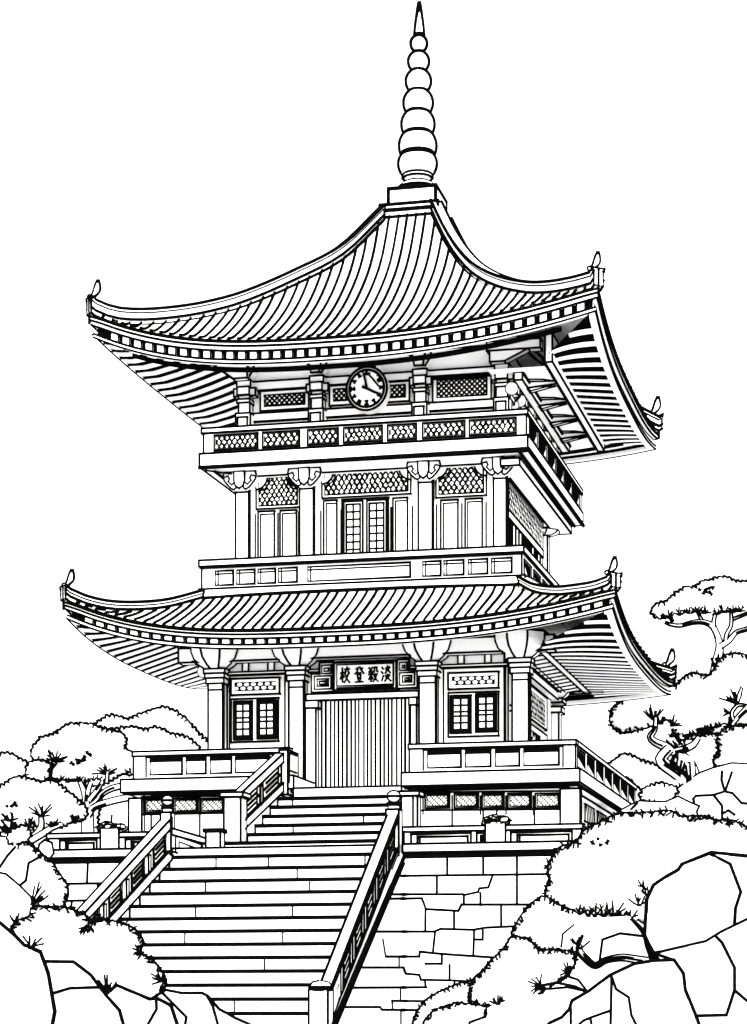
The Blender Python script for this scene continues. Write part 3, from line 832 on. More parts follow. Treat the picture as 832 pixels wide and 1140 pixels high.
for q in range(7):
    m = M(); ya = -3.55+q*1.08; yb = ya+.86; X = 3.732
    m.box(X-.02, X, ya, yb, SZ1+.06, CT-.12, 1.6)
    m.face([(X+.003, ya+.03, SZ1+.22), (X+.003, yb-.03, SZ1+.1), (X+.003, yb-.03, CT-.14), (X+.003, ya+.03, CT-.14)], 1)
    m.build('parapet_panel', platform)
# base wall pieces below the slab
YBW = -3.35
def zb_(v): return at(545, v, YBW).z
for (ua, ub, uc) in ((143.5, 158, 0), (624, 646, 0)):
    m = M(); x0, x1 = at(ua, 900, YBW-.08).x, at(ub, 900, YBW-.08).x
    m.box(x0, x1, YBW-.08, YBW+.05, 2.3, SZ0-.06, 1.8); m.build('corner_pilaster', platform)
def grille(u0, u1, v0, v1):
    m = M(); x0, x1, za, zb = fx(u0, u1, v0, v1, YBW)
    m.box(x0, x1, YBW-.02, YBW+.02, za, zb, 1.5); e = .03
    m.ink([(x0+e, YBW-.022, za+e), (x1-e, YBW-.022, za+e), (x1-e, YBW-.022, zb-e), (x0+e, YBW-.022, zb-e)], 1.3, True)
    diag_lattice(m, x0+e, x1-e, za+e, zb-e, FP(YBW-.023), .11, .35)
    diag_lattice(m, x0+e, x1-e, za+e, zb-e, FP(YBW-.023), .055, .25, False)
    m.build('grille', platform)
for a, b in ((162.6, 189.7), (194, 221), (224.6, 250.5)): grille(a, b, 889, 904.5)
for a, b in ((474, 501), (506.5, 533), (537.5, 561.5), (566, 592), (596.5, 624)): grille(a, b, 883.5, 899.5)
bw = M()
for (ua, ub, va, vb) in ((158, 252, 907, 905), (470, 624, 902, 901)):
    a, b = at(ua, va, YBW-.01), at(ub, vb, YBW-.01); bw.ink([a, b], 1.5)
for u, v in ((191.5, 906), (222.5, 906), (503.5, 902), (538, 902), (595, 902)):
    a = at(u, v, YBW-.01); bw.ink([a, a-V((0, 0, .6))], 1.5)
for u in (160.5, 191.8, 222.8, 471, 503.5, 535, 563.5, 594):
    a = at(u, 886, YBW-.01); bw.ink([a, a-V((0, 0, .3))], 1.2)
bw.ink([at(470, 882, YBW-.01), at(624, 880.5, YBW-.01)], 1.4); bw.ink([at(158, 887, YBW-.01), at(252, 886, YBW-.01)], 1.4)
bw.build('base_stonework', platform)
for q in range(3):       # flank of the base
    ya = -3.1+q*1.5; bw = M()
    bw.box(3.54, 3.58, ya, ya+1.1, zb_(906), zb_(886), 1.4)
    for j in range(5): bw.ink([(3.582, ya+.1+j*.2, zb_(887)), (3.582, ya+.25+j*.2, zb_(905))], 1.4)
    bw.build('flank_grille', platform)

# ================================================================== STAIRCASE
INK0 = 1.1
SLOPE = .752
def nose(Y): return 2.46-SLOPE*(-5.95-Y)
XR = .93
stair = empty('stone_staircase', (-.7, -9, GROUND), 'broad white stone staircase with sloped panelled railings climbing to the pagoda door', 'staircase')
uz = [3.52, 3.36, 3.19, 3.02, 2.86, 2.71, 2.585]
prev = -3.84
for k, z in enumerate(uz):
    m = M(); Y = -3.84-.27*(k+1)
    xl = at(309.5-8.4*k, 885+9*k, Y).x if k < 5 else at(243, 930, Y).x
    m.box(xl, XR, Y, Y+.32, z-.25, z, 0)
    m.ink([(xl, Y, z), (XR, Y, z)], 2.2); m.ink([(xl, Y, z), (xl, Y, z-.17)], 1.5)
    m.ink([(xl, Y-.002, z-.03), (XR, Y-.002, z-.03)], .8)
    for u in ([326], [], [405], [326.5], [], [], [])[k]:
        x = at(u, 885+9*k, Y).x; m.ink([(x, Y, z), (x, Y, z-.16)], 1.1)
    m.build('step', stair)
JT = {0: (240.7, 299, 406.5), 1: (331,), 2: (229, 345), 4: (218, 325.7), 6: (206, 315), 8: (294.6,), 11: (261,), 10: (181,)}
for k in range(21):
    m = M(); Y = -5.95-.27*k; z = 2.46-.203*k
    if z < GROUND+.02: break
    xl = -2.32-.068*k
    xq = lerp(1.22, .96, min(1, k/14))
    m.box(xl, xq, Y, Y+.5, max(GROUND, z-.45), z, 0)
    m.ink([(xl, Y, z), (xq, Y, z)], 3.3); m.ink([(xl, Y, z), (xl, Y, z-.2)], 2.0)
    for u in JT.get(k, ()):
        x = at(u, 960+14.4*k, Y).x; m.ink([(x, Y, z), (x, Y, z-.2)], 1.1)
    m.build('step', stair)
# landing edge
m = M(); m.box(-2.3, XR+.25, -5.94, -5.6, 2.465, 2.6, 0); m.ink([(-2.3, -5.942, 2.6), (XR+.25, -5.942, 2.6)], 1.6); m.build('landing', stair)
def railing(name, xs, xe, wd, ys, ye, top, hts, posts, capw=1.8, dark=True, facing=1, ext=None):
    """sloped railing between (xs,ys) and (xe,ye); hts = (cap, panel, string) heights; top(Y) = top line"""
    m = M()
    def P(t, dx, dz):
        y = lerp(ys, ye, t); return V((lerp(xs, xe, t)+dx, y, top(y)+dz))
    c, p, s_ = hts
    def bar(d0, d1, x0, x1, w):
        m.hexa([P(1, x0, d1), P(1, x1, d1), P(0, x1, d1), P(0, x0, d1), P(1, x0, d0), P(1, x1, d0), P(0, x1, d0), P(0, x0, d0)], w)
    bar(0, -c, -wd/2, wd/2, capw)
    bar(-c, -c-p, -wd*.3, wd*.3, 1.2)
    bar(-c-p, -c-p-s_, -wd/2, wd/2, capw)
    if ext: bar(-c-p-s_, -c-p-s_-ext, -wd/2, wd/2+.03, 0); 
    r = m.build(name, stair)
    n = posts
    for q in range(n):
        pm_ = M(); t0, t1 = q/n+.035, (q+1)/n-.035
        X = wd*.3+.004
        a, b = P(t0, X, -c-.02), P(t1, X, -c-.02); d, e = P(t0, X, -c-p+.02), P(t1, X, -c-p+.02)
        pm_.face([a, b, e, d], 0); pm_.ink([a, b, e, d], 2.0, True)
        for j in range(1, 4):
            f = j/4
            i0, i1 = lerp(t0, t1, .06+.1*(j % 2)), lerp(t0, t1, .93-.12*(j % 2))
            pm_.ink([P(i0, X+.003, -c-.02-(p-.04)*f), P(i1, X+.003, -c-.02-(p-.04)*f)], random.uniform(1.6, 2.6))
        pm_.ink([P(lerp(t0, t1, .14), X+.003, -c-.04), P(lerp(t0, t1, .14), X+.003, -c-p+.03)], 1.5)
        pm_.build('rail_panel', r)
        if q:
            pb = M(); t = q/n
            x0_ = P(t, 0, 0).x; y_ = P(t, 0, 0).y; zt = P(t, 0, -c).z; zb2 = P(t, 0, -c-p).z
            pb.box(x0_-wd*.4, x0_+wd*.42, y_-.05, y_+.05, zb2-.03, zt-.06, 1.4); pb.build('baluster', r)
    return r
def newel(x, y, zb, zt, wd, parent, ball):
    m = M(); m.box(x-wd/2, x+wd/2, y-wd/2, y+wd/2, zb, zt, 1.8)
    n = m.build('newel_post', parent)
    if ball:
        b = M(); b.lathe((x, y, zt), [(wd*.4, 0), (wd*.4, .06), (wd*.5, .07), (wd*.5, .1), (wd*.36, .12)], 1.6, (0, 2, 3)); b.sph((x, y, zt+.12+wd*.42), wd*.46, 3.0, .85)
        b.ring((x, y, zt+.12+wd*.42), wd*.46, 2.0); b.build('newel_ball', n)
    return n
topR = lambda y: nose(y)+.65
# outer railing (to the right of the flight)
pr = at(437, 905, -6.05)
xr = pr.x
yE = -9.62
xe = at(361, 1100, yE).x
def railx(y): return lerp(xr, xe, (y+6.0)/(yE+6.0))
rR = railing('railing', xr, xe, .17, -6.0, yE, topR, (.06, .44, .1), 6, 2.3)
newel(xr, -5.95, 1.9, topR(-5.95)+.02, .2, rR, True)
nb_ = newel(xe-.02, yE-.1, GROUND, topR(yE)+.0, .27, rR, False)
m = M(); m.lathe((xe-.02, yE-.1, topR(yE)), [(.15, 0), (.15, .03), (.11, .09), (.03, .11)], 2.8, (0, 1)); m.build('newel_cap', nb_)
m = M(); m.box(xe-.22, xe+.2, yE-.3, yE+.1, GROUND, topR(yE)-.62, 1.8); m.build('newel_base', nb_)
# stair flank wall under the stringer, with its dark ledge line
XW = 1.42
fm = M()
def edge(y): return 2.44+.587*(y+5.93)
yb = -5.93-(2.44-GROUND)/.587
for X in (XW, XW-.2):
    fm.face([(X, -5.93, GROUND), (X, -5.93, edge(-5.93)), (X, yb, GROUND)], 0)
# sloping kerb between the railing and the outer edge
def inner(y): return topR(y)-.57
K = [lerp(-5.93, -11.2, q/12) for q in range(13)]
fm.grid([[(railx(y)+.06, y, inner(y)) for y in K], [(XW-.004, y, edge(y)) for y in K]], 0)
for dz, w, dx in ((-.02, 4.2, .012), (-.13, 1.8, .012)):
    fm.ink([(XW+dx, -5.9, edge(-5.9)+dz), (XW+dx, yb, GROUND+dz)], w)
def stone(m, pts, w=1.9):
    """joints of the masonry: on the terrace front, or on the stair flank where that stands in front of it"""
    def surf(u, v):
        p = at(u, v, YT-.002)
        if -1 < p.x < XW: p = atx(u, v, XW+.003)
        return p
    out = []
    for (a, b) in zip(pts, pts[1:]):
        n = max(1, int(math.hypot(b[0]-a[0], b[1]-a[1])/4))
        out += [surf(lerp(a[0], b[0], j/n), lerp(a[1], b[1], j/n)) for j in range(n)]
    out.append(surf(*pts[-1]))
    m.ink(out, w)
YT = -5.93
JR = [[(443, 975), (530, 974), (612, 973)], [(498, 953), (498, 974)], [(538, 953), (538, 974)], [(575.6, 952), (575.6, 974)],
 [(434, 995.5), (516, 995.5)], [(486.5, 975), (486.5, 995)], [(548.7, 974), (543.7, 988), (533.6, 989), (532.6, 993), (516.7, 996.5), (516.7, 1007)], [(575.6, 974), (575.6, 1006.6)], [(535, 994), (535, 1008)],
 [(433, 1000.5), (470, 1000), (474, 1010.7), (473.7, 1036.6)], [(474, 1012), (510.7, 1014), (514, 1007), (600, 1007)], [(505.6, 1014), (505.6, 1034)], [(558, 1008), (558, 1031)],
 [(418, 1037), (484, 1037), (490.5, 1034), (527.5, 1035), (541, 1032.6), (575, 1031)], [(484.5, 1037.6), (482, 1060.5)], [(528, 1035), (527, 1064.5)], [(537.6, 1033.6), (537.6, 1046), (528, 1046)],
 [(426, 1046), (429, 1065), (467, 1065), (467.6, 1059.5), (492, 1062), (550, 1066)], [(492, 1062), (492, 1073), (473.7, 1073)], [(444, 1065), (444, 1076)],
 [(401, 1077), (449, 1077), (452, 1084), (467, 1085.4), (468.6, 1090.8), (505.6, 1091.5), (526, 1093)], [(500.6, 1074), (500.6, 1090)],
 [(392, 1099.5), (475, 1099)], [(473, 1091), (474, 1099)], [(445.5, 1100), (445.5, 1114)], [(383, 1121), (423, 1121), (425, 1124), (470, 1124.5)], [(437, 1123), (436, 1114), (472, 1114.5)], [(446, 1124), (446, 1140)]]
flm = fm
for j in JR:
    if max(p[0] for p in j) < 452: stone(flm, j)
flm.build('stair_flank_wall', stair)
# left railing, flaring outwards
pl_ = at(186, 922, -6.0)
xl = pl_.x
rL = railing('railing', xl, xl-.068*12/.27*.27*1.25, .16, -6.0, -5.95-.27*12, topR, (.15, .33, .17), 6, 1.9)
newel(xl, -5.97, 2.5, topR(-5.97)+.06, .17, rL, True)
# upper left railing beside the top flight
A = at(263, 884, -5.3); B = at(311, 839, -3.95)
tu = lambda y: lerp(A.z, B.z, (y-A.y)/(B.y-A.y))
rU = railing('railing', B.x, A.x, .14, B.y, A.y, tu, (.14, .34, .14), 2, 1.8)
xu, yu = A.x, A.y
m = M(); x0, x1 = at(252, 905, -5.3).x, at(270.5, 905, -5.3).x
m.box(x0, x1, -5.42, -5.1, 2.4, at(261, 888, -5.3).z, 1.8); m.box(x0-.05, x1+.05, -5.47, -5.05, at(261, 888, -5.3).z, at(261, 883, -5.3).z, 1.7); m.build('newel_post', rU)
m = M(); x0, x1 = at(311.5, 856, -3.9).x, at(321, 856, -3.9).x
m.box(x0, x1, -3.92, -3.3, SZ0-.1, at(316, 835, -3.9).z, 1.7); m.ink([(x1+.003, -3.9, SZ0+.3), (x1+.003, -3.4, SZ0+.3)], 1.3); m.ink([(x1+.003, -3.85, SZ0+.1), (x1+.003, -3.85, CT-.1), (x1+.003, -3.4, CT-.1)], 1.3)
m.build('newel_post', rU)
# pillar at the right of the top flight
m = M(); x0, x1 = at(447, 905, -5.0).x, at(465, 905, -5.0).x
m.box(x0, x1, -5.0, -4.8, 2.4, at(456, 886, -5).z, 1.8); m.box(x0-.05, x1+.04, -5.05, -4.75, at(456, 886, -5).z, at(456, 881, -5).z, 1.7)
m.ink([(x1-.07, -5.003, 2.5), (x1-.07, -5.003, at(456, 887, -5).z)], 1.5)
m.build('newel_post', stair)
# short return rail by the left newel
m = M(); a, b = at(191.5, 922, -5.98), at(229, 933, -5.7)
for (d0, d1, w) in ((0, -.1, 1.7), (-.36, -.44, 1.7)):
    m.hexa([a+V((0, 0, d1)), b+V((0, 0, d1*.9)), b+V((0, .1, d1*.9)), a+V((0, .1, d1)), a+V((0, 0, d0)), b+V((0, 0, d0)), b+V((0, .1, d0)), a+V((0, .1, d0))], w)
m.hexa([a+V((0, .03, -.44)), b+V((0, .03, -.4)), b+V((0, .08, -.4)), a+V((0, .08, -.44)), a+V((0, .03, -.05)), b+V((0, .03, -.05)), b+V((0, .08, -.05)), a+V((0, .08, -.05))], 0)
def Q(s_, t_): 
    q = a.lerp(b, s_); return q+V((0, .02, -.1-.26*t_))
m.ink([Q(.1, 0), Q(.88, .06), Q(.88, 1), Q(.1, 1)], 2.0, True); m.ink([Q(.2, .3), Q(.78, .4), Q(.78, 1), Q(.2, 1)], 1.6, True)
m.build('return_rail', stair)
m = M(); x0, x1 = at(230.5, 935, -5.7).x, at(246.5, 935, -5.7).x
m.box(x0, x1, -5.75, -5.55, 2.5, at(238, 926, -5.7).z, 1.7); m.box(x0-.03, x1+.03, -5.78, -5.52, at(238, 926, -5.7).z, at(238, 923.5, -5.7).z, 1.5); m.build('newel_post', stair)

# ================================================================== TERRACE
terr = empty('stone_terrace', (0, -4, GROUND), 'white masonry terrace with panelled balustrade round the foot of the pagoda', 'terrace')
TL, TR = -4.38, 7.5
def ledge(m, x0, x1):
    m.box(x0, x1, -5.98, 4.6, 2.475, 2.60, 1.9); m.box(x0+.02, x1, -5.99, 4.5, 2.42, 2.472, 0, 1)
m = M(); xs0 = at(190, 955, -5.95).x; xs1 = XW+.0
TRX = 4.3
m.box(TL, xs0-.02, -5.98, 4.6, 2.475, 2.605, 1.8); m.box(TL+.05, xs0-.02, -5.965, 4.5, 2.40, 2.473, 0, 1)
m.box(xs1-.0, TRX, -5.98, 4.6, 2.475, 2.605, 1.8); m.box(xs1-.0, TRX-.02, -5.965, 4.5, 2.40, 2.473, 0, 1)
m.box(xs0-.02, xs1, -5.55, 4.6, 2.3, 2.57, 0)
m.build('ledge', terr)
m = M()
m.box(-4.3, TRX-.06, YT, 4.4, GROUND, 2.4, 1.6)
for j in JR:
    if max(p[0] for p in j) >= 452: stone(m, j)
for j in [[(60, 984), (140, 983)], [(60, 1003), (118, 1002)], [(98, 960), (97, 983)], [(109, 984), (108.5, 1003)], [(80, 1003), (79, 1024)], [(40, 1024), (100, 1023)]]:
    stone(m, j)
m.build('masonry_wall', terr)
def balus(u0, u1, panels, Y, vtop_u):
    m = M(); x0, x1 = at(u0, 935, Y).x, at(u1, 935, Y).x
    m.box(x0, x1, Y, Y+.14, 2.6, 2.86, 1.7); m.box(x0-.02, x1+.02, Y-.02, Y+.16, 2.8, 2.875, 1.6)
    r = m.build('balustrade', terr)
    for (a, b) in panels:
        p = M(); xa, xb = at(a, 938, Y).x, at(b, 938, Y).x; za, zb = 2.605, 2.765
        p.ink([(xa, Y-.003, za), (xa, Y-.003, zb), (xb, Y-.003, zb), (xb, Y-.003, za)], 1.8)
        p.ink([(xa+.1, Y-.003, za), (xa+.1, Y-.003, zb-.045), (xb-.05, Y-.003, zb-.045), (xb-.05, Y-.003, za)], 2.0)
        p.ink([(xa+.14, Y-.003, za), (xa+.14, Y-.003, zb-.045)], 1.4)
        p.build('balustrade_panel', r)
    return r
balus(54, 180, [(67, 108), (140, 172)], -5.8, 0)
balus(450, 648, [(458, 524.5), (531, 539), (569, 637)], -5.8, 0)
# the low rail seen between the little post and the top flight
m = M(); x0, x1 = at(247, 935, -5.62).x, at(300, 935, -5.62).x
m.build if False else None

# planter posts on the balustrade
def planter(u0, u1, v0, v1, label, seed):
    rnd = random.Random(seed)
    Y = -5.86; x0, x1, za, zb = fx(u0, u1, v0, v1, Y); za = 2.61
    root = empty('planter', ((x0+x1)/2, Y+.12, 2.61), label, 'planter', 'planter posts on the terrace balustrade')
    m = M(); m.box(x0, x1, Y, Y+.26, za, zb, 1.7); m.build('post', root)
    p = M(); cx, cz = (x0+x1)/2, zb
    for q in range(26):
        a = rnd.uniform(0, math.pi); r = rnd.uniform(.4, 1)
        px_, pz = cx+math.cos(a)*(x1-x0)*.62*r, cz+math.sin(a)*.13*r-.03
        s_ = rnd.uniform(.03, .07); t = rnd.uniform(0, 6.28); yy = Y+.1+rnd.uniform(-.14, .1)
        c_ = [V((px_+s_*math.cos(t+k*1.05)*(1 if k % 3 else 1.5), yy, pz+s_*.6*math.sin(t+k*1.05))) for k in range(6)]
        p.face(c_, 0); p.ink(c_, 1.2, True)
    p.ink([V((cx, Y+.05, cz)), V((cx+.02, Y+.05, cz+.2))], 1.4)
    p.build('plant', root)
planter(112, 132.5, 921.5, 946, 'stone planter post with curly plant on the balustrade near the pine trunks', 3)
planter(540.5, 563, 914, 940, 'stone planter post with curly plant on the balustrade near the large needle-edged bush', 5)

# ================================================================== ORGANIC THINGS
INK0 = 1.2
def crom(pts, closed=True, step=3.0):
    out = []; n = len(pts)
    for i in range(n if closed else n-1):
        p0 = pts[i-1] if (closed or i > 0) else pts[i]; p1 = pts[i]; p2 = pts[(i+1) % n]; p3 = pts[(i+2) % n] if (closed or i+2 < n) else p2
        L = math.hypot(p2[0]-p1[0], p2[1]-p1[1]); k = max(1, int(L/step))
        for j in range(k):
            t = j/k
            out.append(tuple(.5*((2*p1[c])+(-p0[c]+p2[c])*t+(2*p0[c]-5*p1[c]+4*p2[c]-p3[c])*t*t+(-p0[c]+3*p1[c]-3*p2[c]+p3[c])*t**3) for c in (0, 1)))
    if not closed: out.append(pts[-1])
    return out
def resample(pts, step, closed=True):
    P = pts+[pts[0]] if closed else pts
    d = [0]
    for a, b in zip(P, P[1:]): d.append(d[-1]+math.hypot(b[0]-a[0], b[1]-a[1]))
    n = max(3, int(d[-1]/step)); out = []; i = 0
    for k in range(n if closed else n+1):
        t = d[-1]*k/n
        while i < len(d)-2 and d[i+1] < t: i += 1
        f = (t-d[i])/max(1e-9, d[i+1]-d[i]); out.append((lerp(P[i][0], P[i+1][0], f), lerp(P[i][1], P[i+1][1], f)))
    return out
def area(p): return .5*sum(a[0]*b[1]-b[0]*a[1] for a, b in zip(p, p[1:]+p[:1]))
def seg_dist(p, a, b):
    ax, ay = a; bx, by = b; dx, dy = bx-ax, by-ay; L = dx*dx+dy*dy
    t = 0 if L == 0 else max(0, min(1, ((p[0]-ax)*dx+(p[1]-ay)*dy)/L))
    return math.hypot(p[0]-ax-t*dx, p[1]-ay-t*dy)
def inside(p, poly):
    r = False; n = len(poly)
    for i in range(n):
        a, b = poly[i], poly[i-1]
        if (a[1] > p[1]) != (b[1] > p[1]) and p[0] < (b[0]-a[0])*(p[1]-a[1])/(b[1]-a[1])+a[0]: r = not r
    return r
class Pad:
    """a solid with a lens-like section: its rim is the outline, its faces bulge towards and away from the viewer"""
    def __init__(s, m, outline, d, thick, grid=None, power=.5):
        s.o = outline; s.d = d; s.m = m
        co = resample(outline, 5) if len(outline) > 90 else outline
        s.co = co
        xs = [p[0] for p in outline]; ys = [p[1] for p in outline]
        g = grid or max(5, min(max(xs)-min(xs), max(ys)-min(ys))/7)
        pts = []
        y = min(ys)+g*.5
        while y < max(ys):
            x = min(xs)+g*.5
            while x < max(xs):
                if inside((x, y), co):
                    pts.append((x, y))
                x += g
            y += g
        dist = [min(seg_dist(p, a, b) for a, b in zip(co, co[1:]+co[:1])) for p in pts]
        s.dm = max(dist+[1.0]); s.T = thick*s.dm*d/FPX; s.power = power
        keep = [(p, q) for p, q in zip(pts, dist) if q > g*.35]
        n = len(outline)
        vin = [V(p) for p in outline]+[V(p) for p, _ in keep]
        edges = [(i, (i+1) % n) for i in range(n)]
        r = geometry.delaunay_2d_cdt(vin, edges, [], 1, 1e-4)
        vo, fo, vorig = r[0], r[2], r[3]
        hs = []
        for v, og in zip(vo, vorig):
            if og and og[0] < n: hs.append(0.0)
            elif og: hs.append(s.h(keep[og[0]-n][1]))
            else: hs.append(0.0)
        fr = [atd(v.x, v.y, d-h) for v, h in zip(vo, hs)]; bk = [atd(v.x, v.y, d+h) for v, h in zip(vo, hs)]
        b0 = len(m.v); m.v += [tuple(p) for p in fr]; b1 = len(m.v); m.v += [tuple(p) for p in bk]
        for f in fo:
            m.f.append(tuple(b0+i for i in f)); m.m.append(0)
            m.f.append(tuple(b1+i for i in reversed(f))); m.m.append(0)
    def h(s, q):
        k = min(1, q/s.dm); return s.T*(1-(1-k)**2)**s.power
    def on(s, u, v, eps=.02):
        q = min(seg_dist((u, v), a, b) for a, b in zip(s.co, s.co[1:]+s.co[:1])) if inside((u, v), s.co) else 0
        return atd(u, v, s.d-s.h(q)-eps)
    def line(s, pts, w=1.6):
        out = []
        for a, b in zip(pts, pts[1:]):
            n = max(1, int(math.hypot(b[0]-a[0], b[1]-a[1])/4))
            out += [s.on(lerp(a[0], b[0], j/n), lerp(a[1], b[1], j/n)) for j in range(n)]
        out.append(s.on(*pts[-1])); s.m.ink(out, w)

def skipped(p, boxes): return any(b[0] <= p[0] <= b[2] and b[1] <= p[1] <= b[3] for b in boxes)
def rough(pts, style, rnd):
    """turn a smooth outline into a leafy one; returns the outline and the loose strokes along it"""
    A = area(pts); sg = 1 if A > 0 else -1
    step = {'cloud': 5.4, 'leaf': 4.4, 'needle': 4.4}[style]
    q = []
    for a, b in zip(pts, pts[1:]+pts[:1]):
        L = math.hypot(b[0]-a[0], b[1]-a[1]); q.append(a)
        if L > 40:
            n = int(L/14); q += [(lerp(a[0], b[0], j/n), lerp(a[1], b[1], j/n)) for j in range(1, n)]
    base = resample(crom(q), step); out = []; strokes = []
    n = len(base)
    for i, p in enumerate(base):
        q = base[(i+1) % n]; o = base[i-1]
        tx, ty = q[0]-p[0], q[1]-p[1]; L = math.hypot(tx, ty) or 1
        nx, ny = sg*ty/L, -sg*tx/L
        amp = {'cloud': .44, 'leaf': .3, 'needle': .25}[style]*step*rnd.uniform(.5, 1.3)
        k = rnd.uniform(-1.3, 1.3)
        out.append((p[0]+nx*k*.8, p[1]+ny*k*.8))
        for f in (.3, .65):
            b = amp*(1.0 if f == .3 else .85)
            out.append((p[0]+tx*f+nx*b, p[1]+ty*f+ny*b))
        if style == 'cloud' and rnd.random() < .25:
            a = rnd.uniform(-.7, .7); l = rnd.uniform(1.2, 2.4)
            strokes.append(([(p[0], p[1]), (p[0]-nx*l+tx/L*a*l, p[1]-ny*l+ty/L*a*l)], 1.0))
        if style == 'leaf':
            for _ in range(rnd.choice((1, 1, 2))):
                a = rnd.uniform(-1.2, 1.2); l = rnd.uniform(1.6, 3.8); f = rnd.random()
                s_ = rnd.choice((-1, -1, 1))
                strokes.append(([(p[0]+tx*f, p[1]+ty*f), (p[0]+tx*f+s_*nx*l+tx/L*a*l, p[1]+ty*f+s_*ny*l+ty/L*a*l)], rnd.uniform(.9, 1.5)))
        if style == 'needle':
            for _ in range(rnd.choice((1, 2, 2))):
                a = rnd.uniform(.2, 1.4)*rnd.choice((1, 1, -1)); l = rnd.uniform(2.0, 5.2); f = rnd.random()
                s_ = rnd.choice((-1, -1, 1))
                strokes.append(([(p[0]+tx*f, p[1]+ty*f), (p[0]+tx*f+s_*nx*l+tx/L*a*l, p[1]+ty*f+s_*ny*l+ty/L*a*l)], rnd.uniform(.8, 1.3)))
    return out, strokes
def foliage(m, pts, d, style='cloud', thick=.7, skip=(), w=2.0, seed=0):
    rnd = random.Random(seed)
    o, st = rough(pts, style, rnd)
    pad = Pad(m, o, d, thick)
    run = []
    for p in o+[o[0]]:
        if skipped(p, skip):
            if len(run) > 1: m.inkwave(run, [w*rnd.uniform(.8, 1.15) for _ in run])
            run = []
        else: run.append(atd(p[0], p[1], d))
    if len(run) > 1: m.inkwave(run, [w*rnd.uniform(.75, 1.2) for _ in run])
    for s_, sw in st:
        if not skipped(s_[0], skip): m.ink([pad.on(*s_[0], eps=.01), pad.on(*s_[1], eps=.01)], sw)
    return pad
def limb(m, pts, d, bark=2, w=1.9, seed=0, ends=True):
    """tapered branch: pts = (u, v, width px)"""
    rnd = random.Random(seed)
    P = [(a, b) for a, b, c in pts]; cs = crom(P, False, 3)
    Wd = []
    dd = [0]
    for a, b in zip(P, P[1:]): dd.append(dd[-1]+math.hypot(b[0]-a[0], b[1]-a[1]))
    cl = [0]
    for a, b in zip(cs, cs[1:]): cl.append(cl[-1]+math.hypot(b[0]-a[0], b[1]-a[1]))
    tb = [(x/dd[-1], pts[i][2]) for i, x in enumerate(dd)]
    wd = [table(tb, x/cl[-1]) for x in cl]
    pp = [atd(u, v, d) for u, v in cs]; rad = [.5*x*d/FPX for x in wd]
    m.tube(pp, rad, 0, 10)
    n = len(cs); nor = []
    for i in range(n):
        a, b = cs[max(0, i-1)], cs[min(n-1, i+1)]; L = math.hypot(b[0]-a[0], b[1]-a[1]) or 1
        nor.append((-(b[1]-a[1])/L, (b[0]-a[0])/L))
    for s_ in (1, -1):
        m.ink([atd(cs[i][0]+nor[i][0]*wd[i]*.5*s_, cs[i][1]+nor[i][1]*wd[i]*.5*s_, d) for i in range(n)], w)
    for q in range(bark):
        f = rnd.uniform(-.3, .3); i0 = rnd.randint(0, n//2); i1 = min(n-1, i0+max(3, rnd.randint(n//4, n//2)))
        if i1-i0 > 1: m.ink([atd(cs[i][0]+nor[i][0]*wd[i]*f, cs[i][1]+nor[i][1]*wd[i]*f, d-.55*wd[i]*d/FPX) for i in range(i0, i1)], w*.75)
def tuft(m, u, v, d, n=8, L=9, ang=(20, 160), w=1.6, seed=0):
    rnd = random.Random(seed); L *= 1.2; n += 1
    for q in range(n):
        a = math.radians(lerp(ang[0], ang[1], (q+.5)/n)+rnd.uniform(-9, 9)); l = L*rnd.uniform(.6, 1.1); b = a+rnd.uniform(-.3, .3)
        p1 = (u+math.cos(a)*l*.5, v-math.sin(a)*l*.5); p2 = (p1[0]+math.cos(b)*l*.5, p1[1]-math.sin(b)*l*.5)
        s0 = rnd.uniform(-2, 2)
        m.ink([atd(u+s0, v, d), atd(p1[0]+s0, p1[1], d-.03), atd(p2[0]+s0, p2[1], d-.02)], w*.55)
def scrib(m, pad, u, v, n=6, r=4, w=1.4, seed=0):
    rnd = random.Random(seed)
    for q in range(n):
        a, b = u+rnd.uniform(-1.8, 1.8)*r, v+rnd.uniform(-.7, .7)*r
        t = rnd.uniform(0, 6.28); l = rnd.uniform(1.2, 3)
        pad.line([(a, b), (a+l*math.cos(t), b+l*math.sin(t)*.7), (a+l*math.cos(t+.9), b+l*math.sin(t+.9))], w)
def base_at(u, d):
    p = atd(u, 1100, d); return (p.x, p.y, GROUND)
def below(v=1290): return v
def groundv(d): return HOR+(-GROUND)*FPX/d

# ---- trees behind, at the right
def tree(name, u, d, label, cat='tree', group=None): return empty(name, base_at(u, d), label, cat, group)

d = 50.0
t = tree('pine_tree', 800, d, 'flat-topped pine tree with forked trunk rising alone beyond the lower roof tip', group='pines around the pagoda')
m = M()
pad = foliage(m, [(726.5, 679), (729, 674.5), (735, 672), (743.5, 671), (746, 665), (753, 661.5), (763, 654), (774, 655), (784, 647.5), (793, 647), (797, 644), (808, 643), (819.6, 648.5), (828, 647), (842, 654), (862, 660), (872, 672), (862, 684), (846, 688), (832, 685), (822, 681), (814, 683), (801, 684.5), (793, 684.5), (785, 681), (776.5, 679.5), (767, 682), (753.6, 683), (745.6, 686), (737.5, 686.5), (731, 687), (727, 684)], d, 'cloud', .6, seed=1, skip=[(745, 676, 880, 695)])
scrib(m, pad, 786, 659, 7, 3.5, seed=2); scrib(m, pad, 791, 655, 3, 2.5, seed=3)
for k, (a, b) in enumerate(((768, 681), (776, 679), (784, 681), (800, 682), (806, 680), (816, 680), (823, 679), (757, 683), (745, 686))): tuft(m, a, b+2, d-.6, 6, 7, (0, 180), 1.5, seed=20+k)
m.build('crown', t)
m = M(); dt = d-.3
gv = groundv(d)
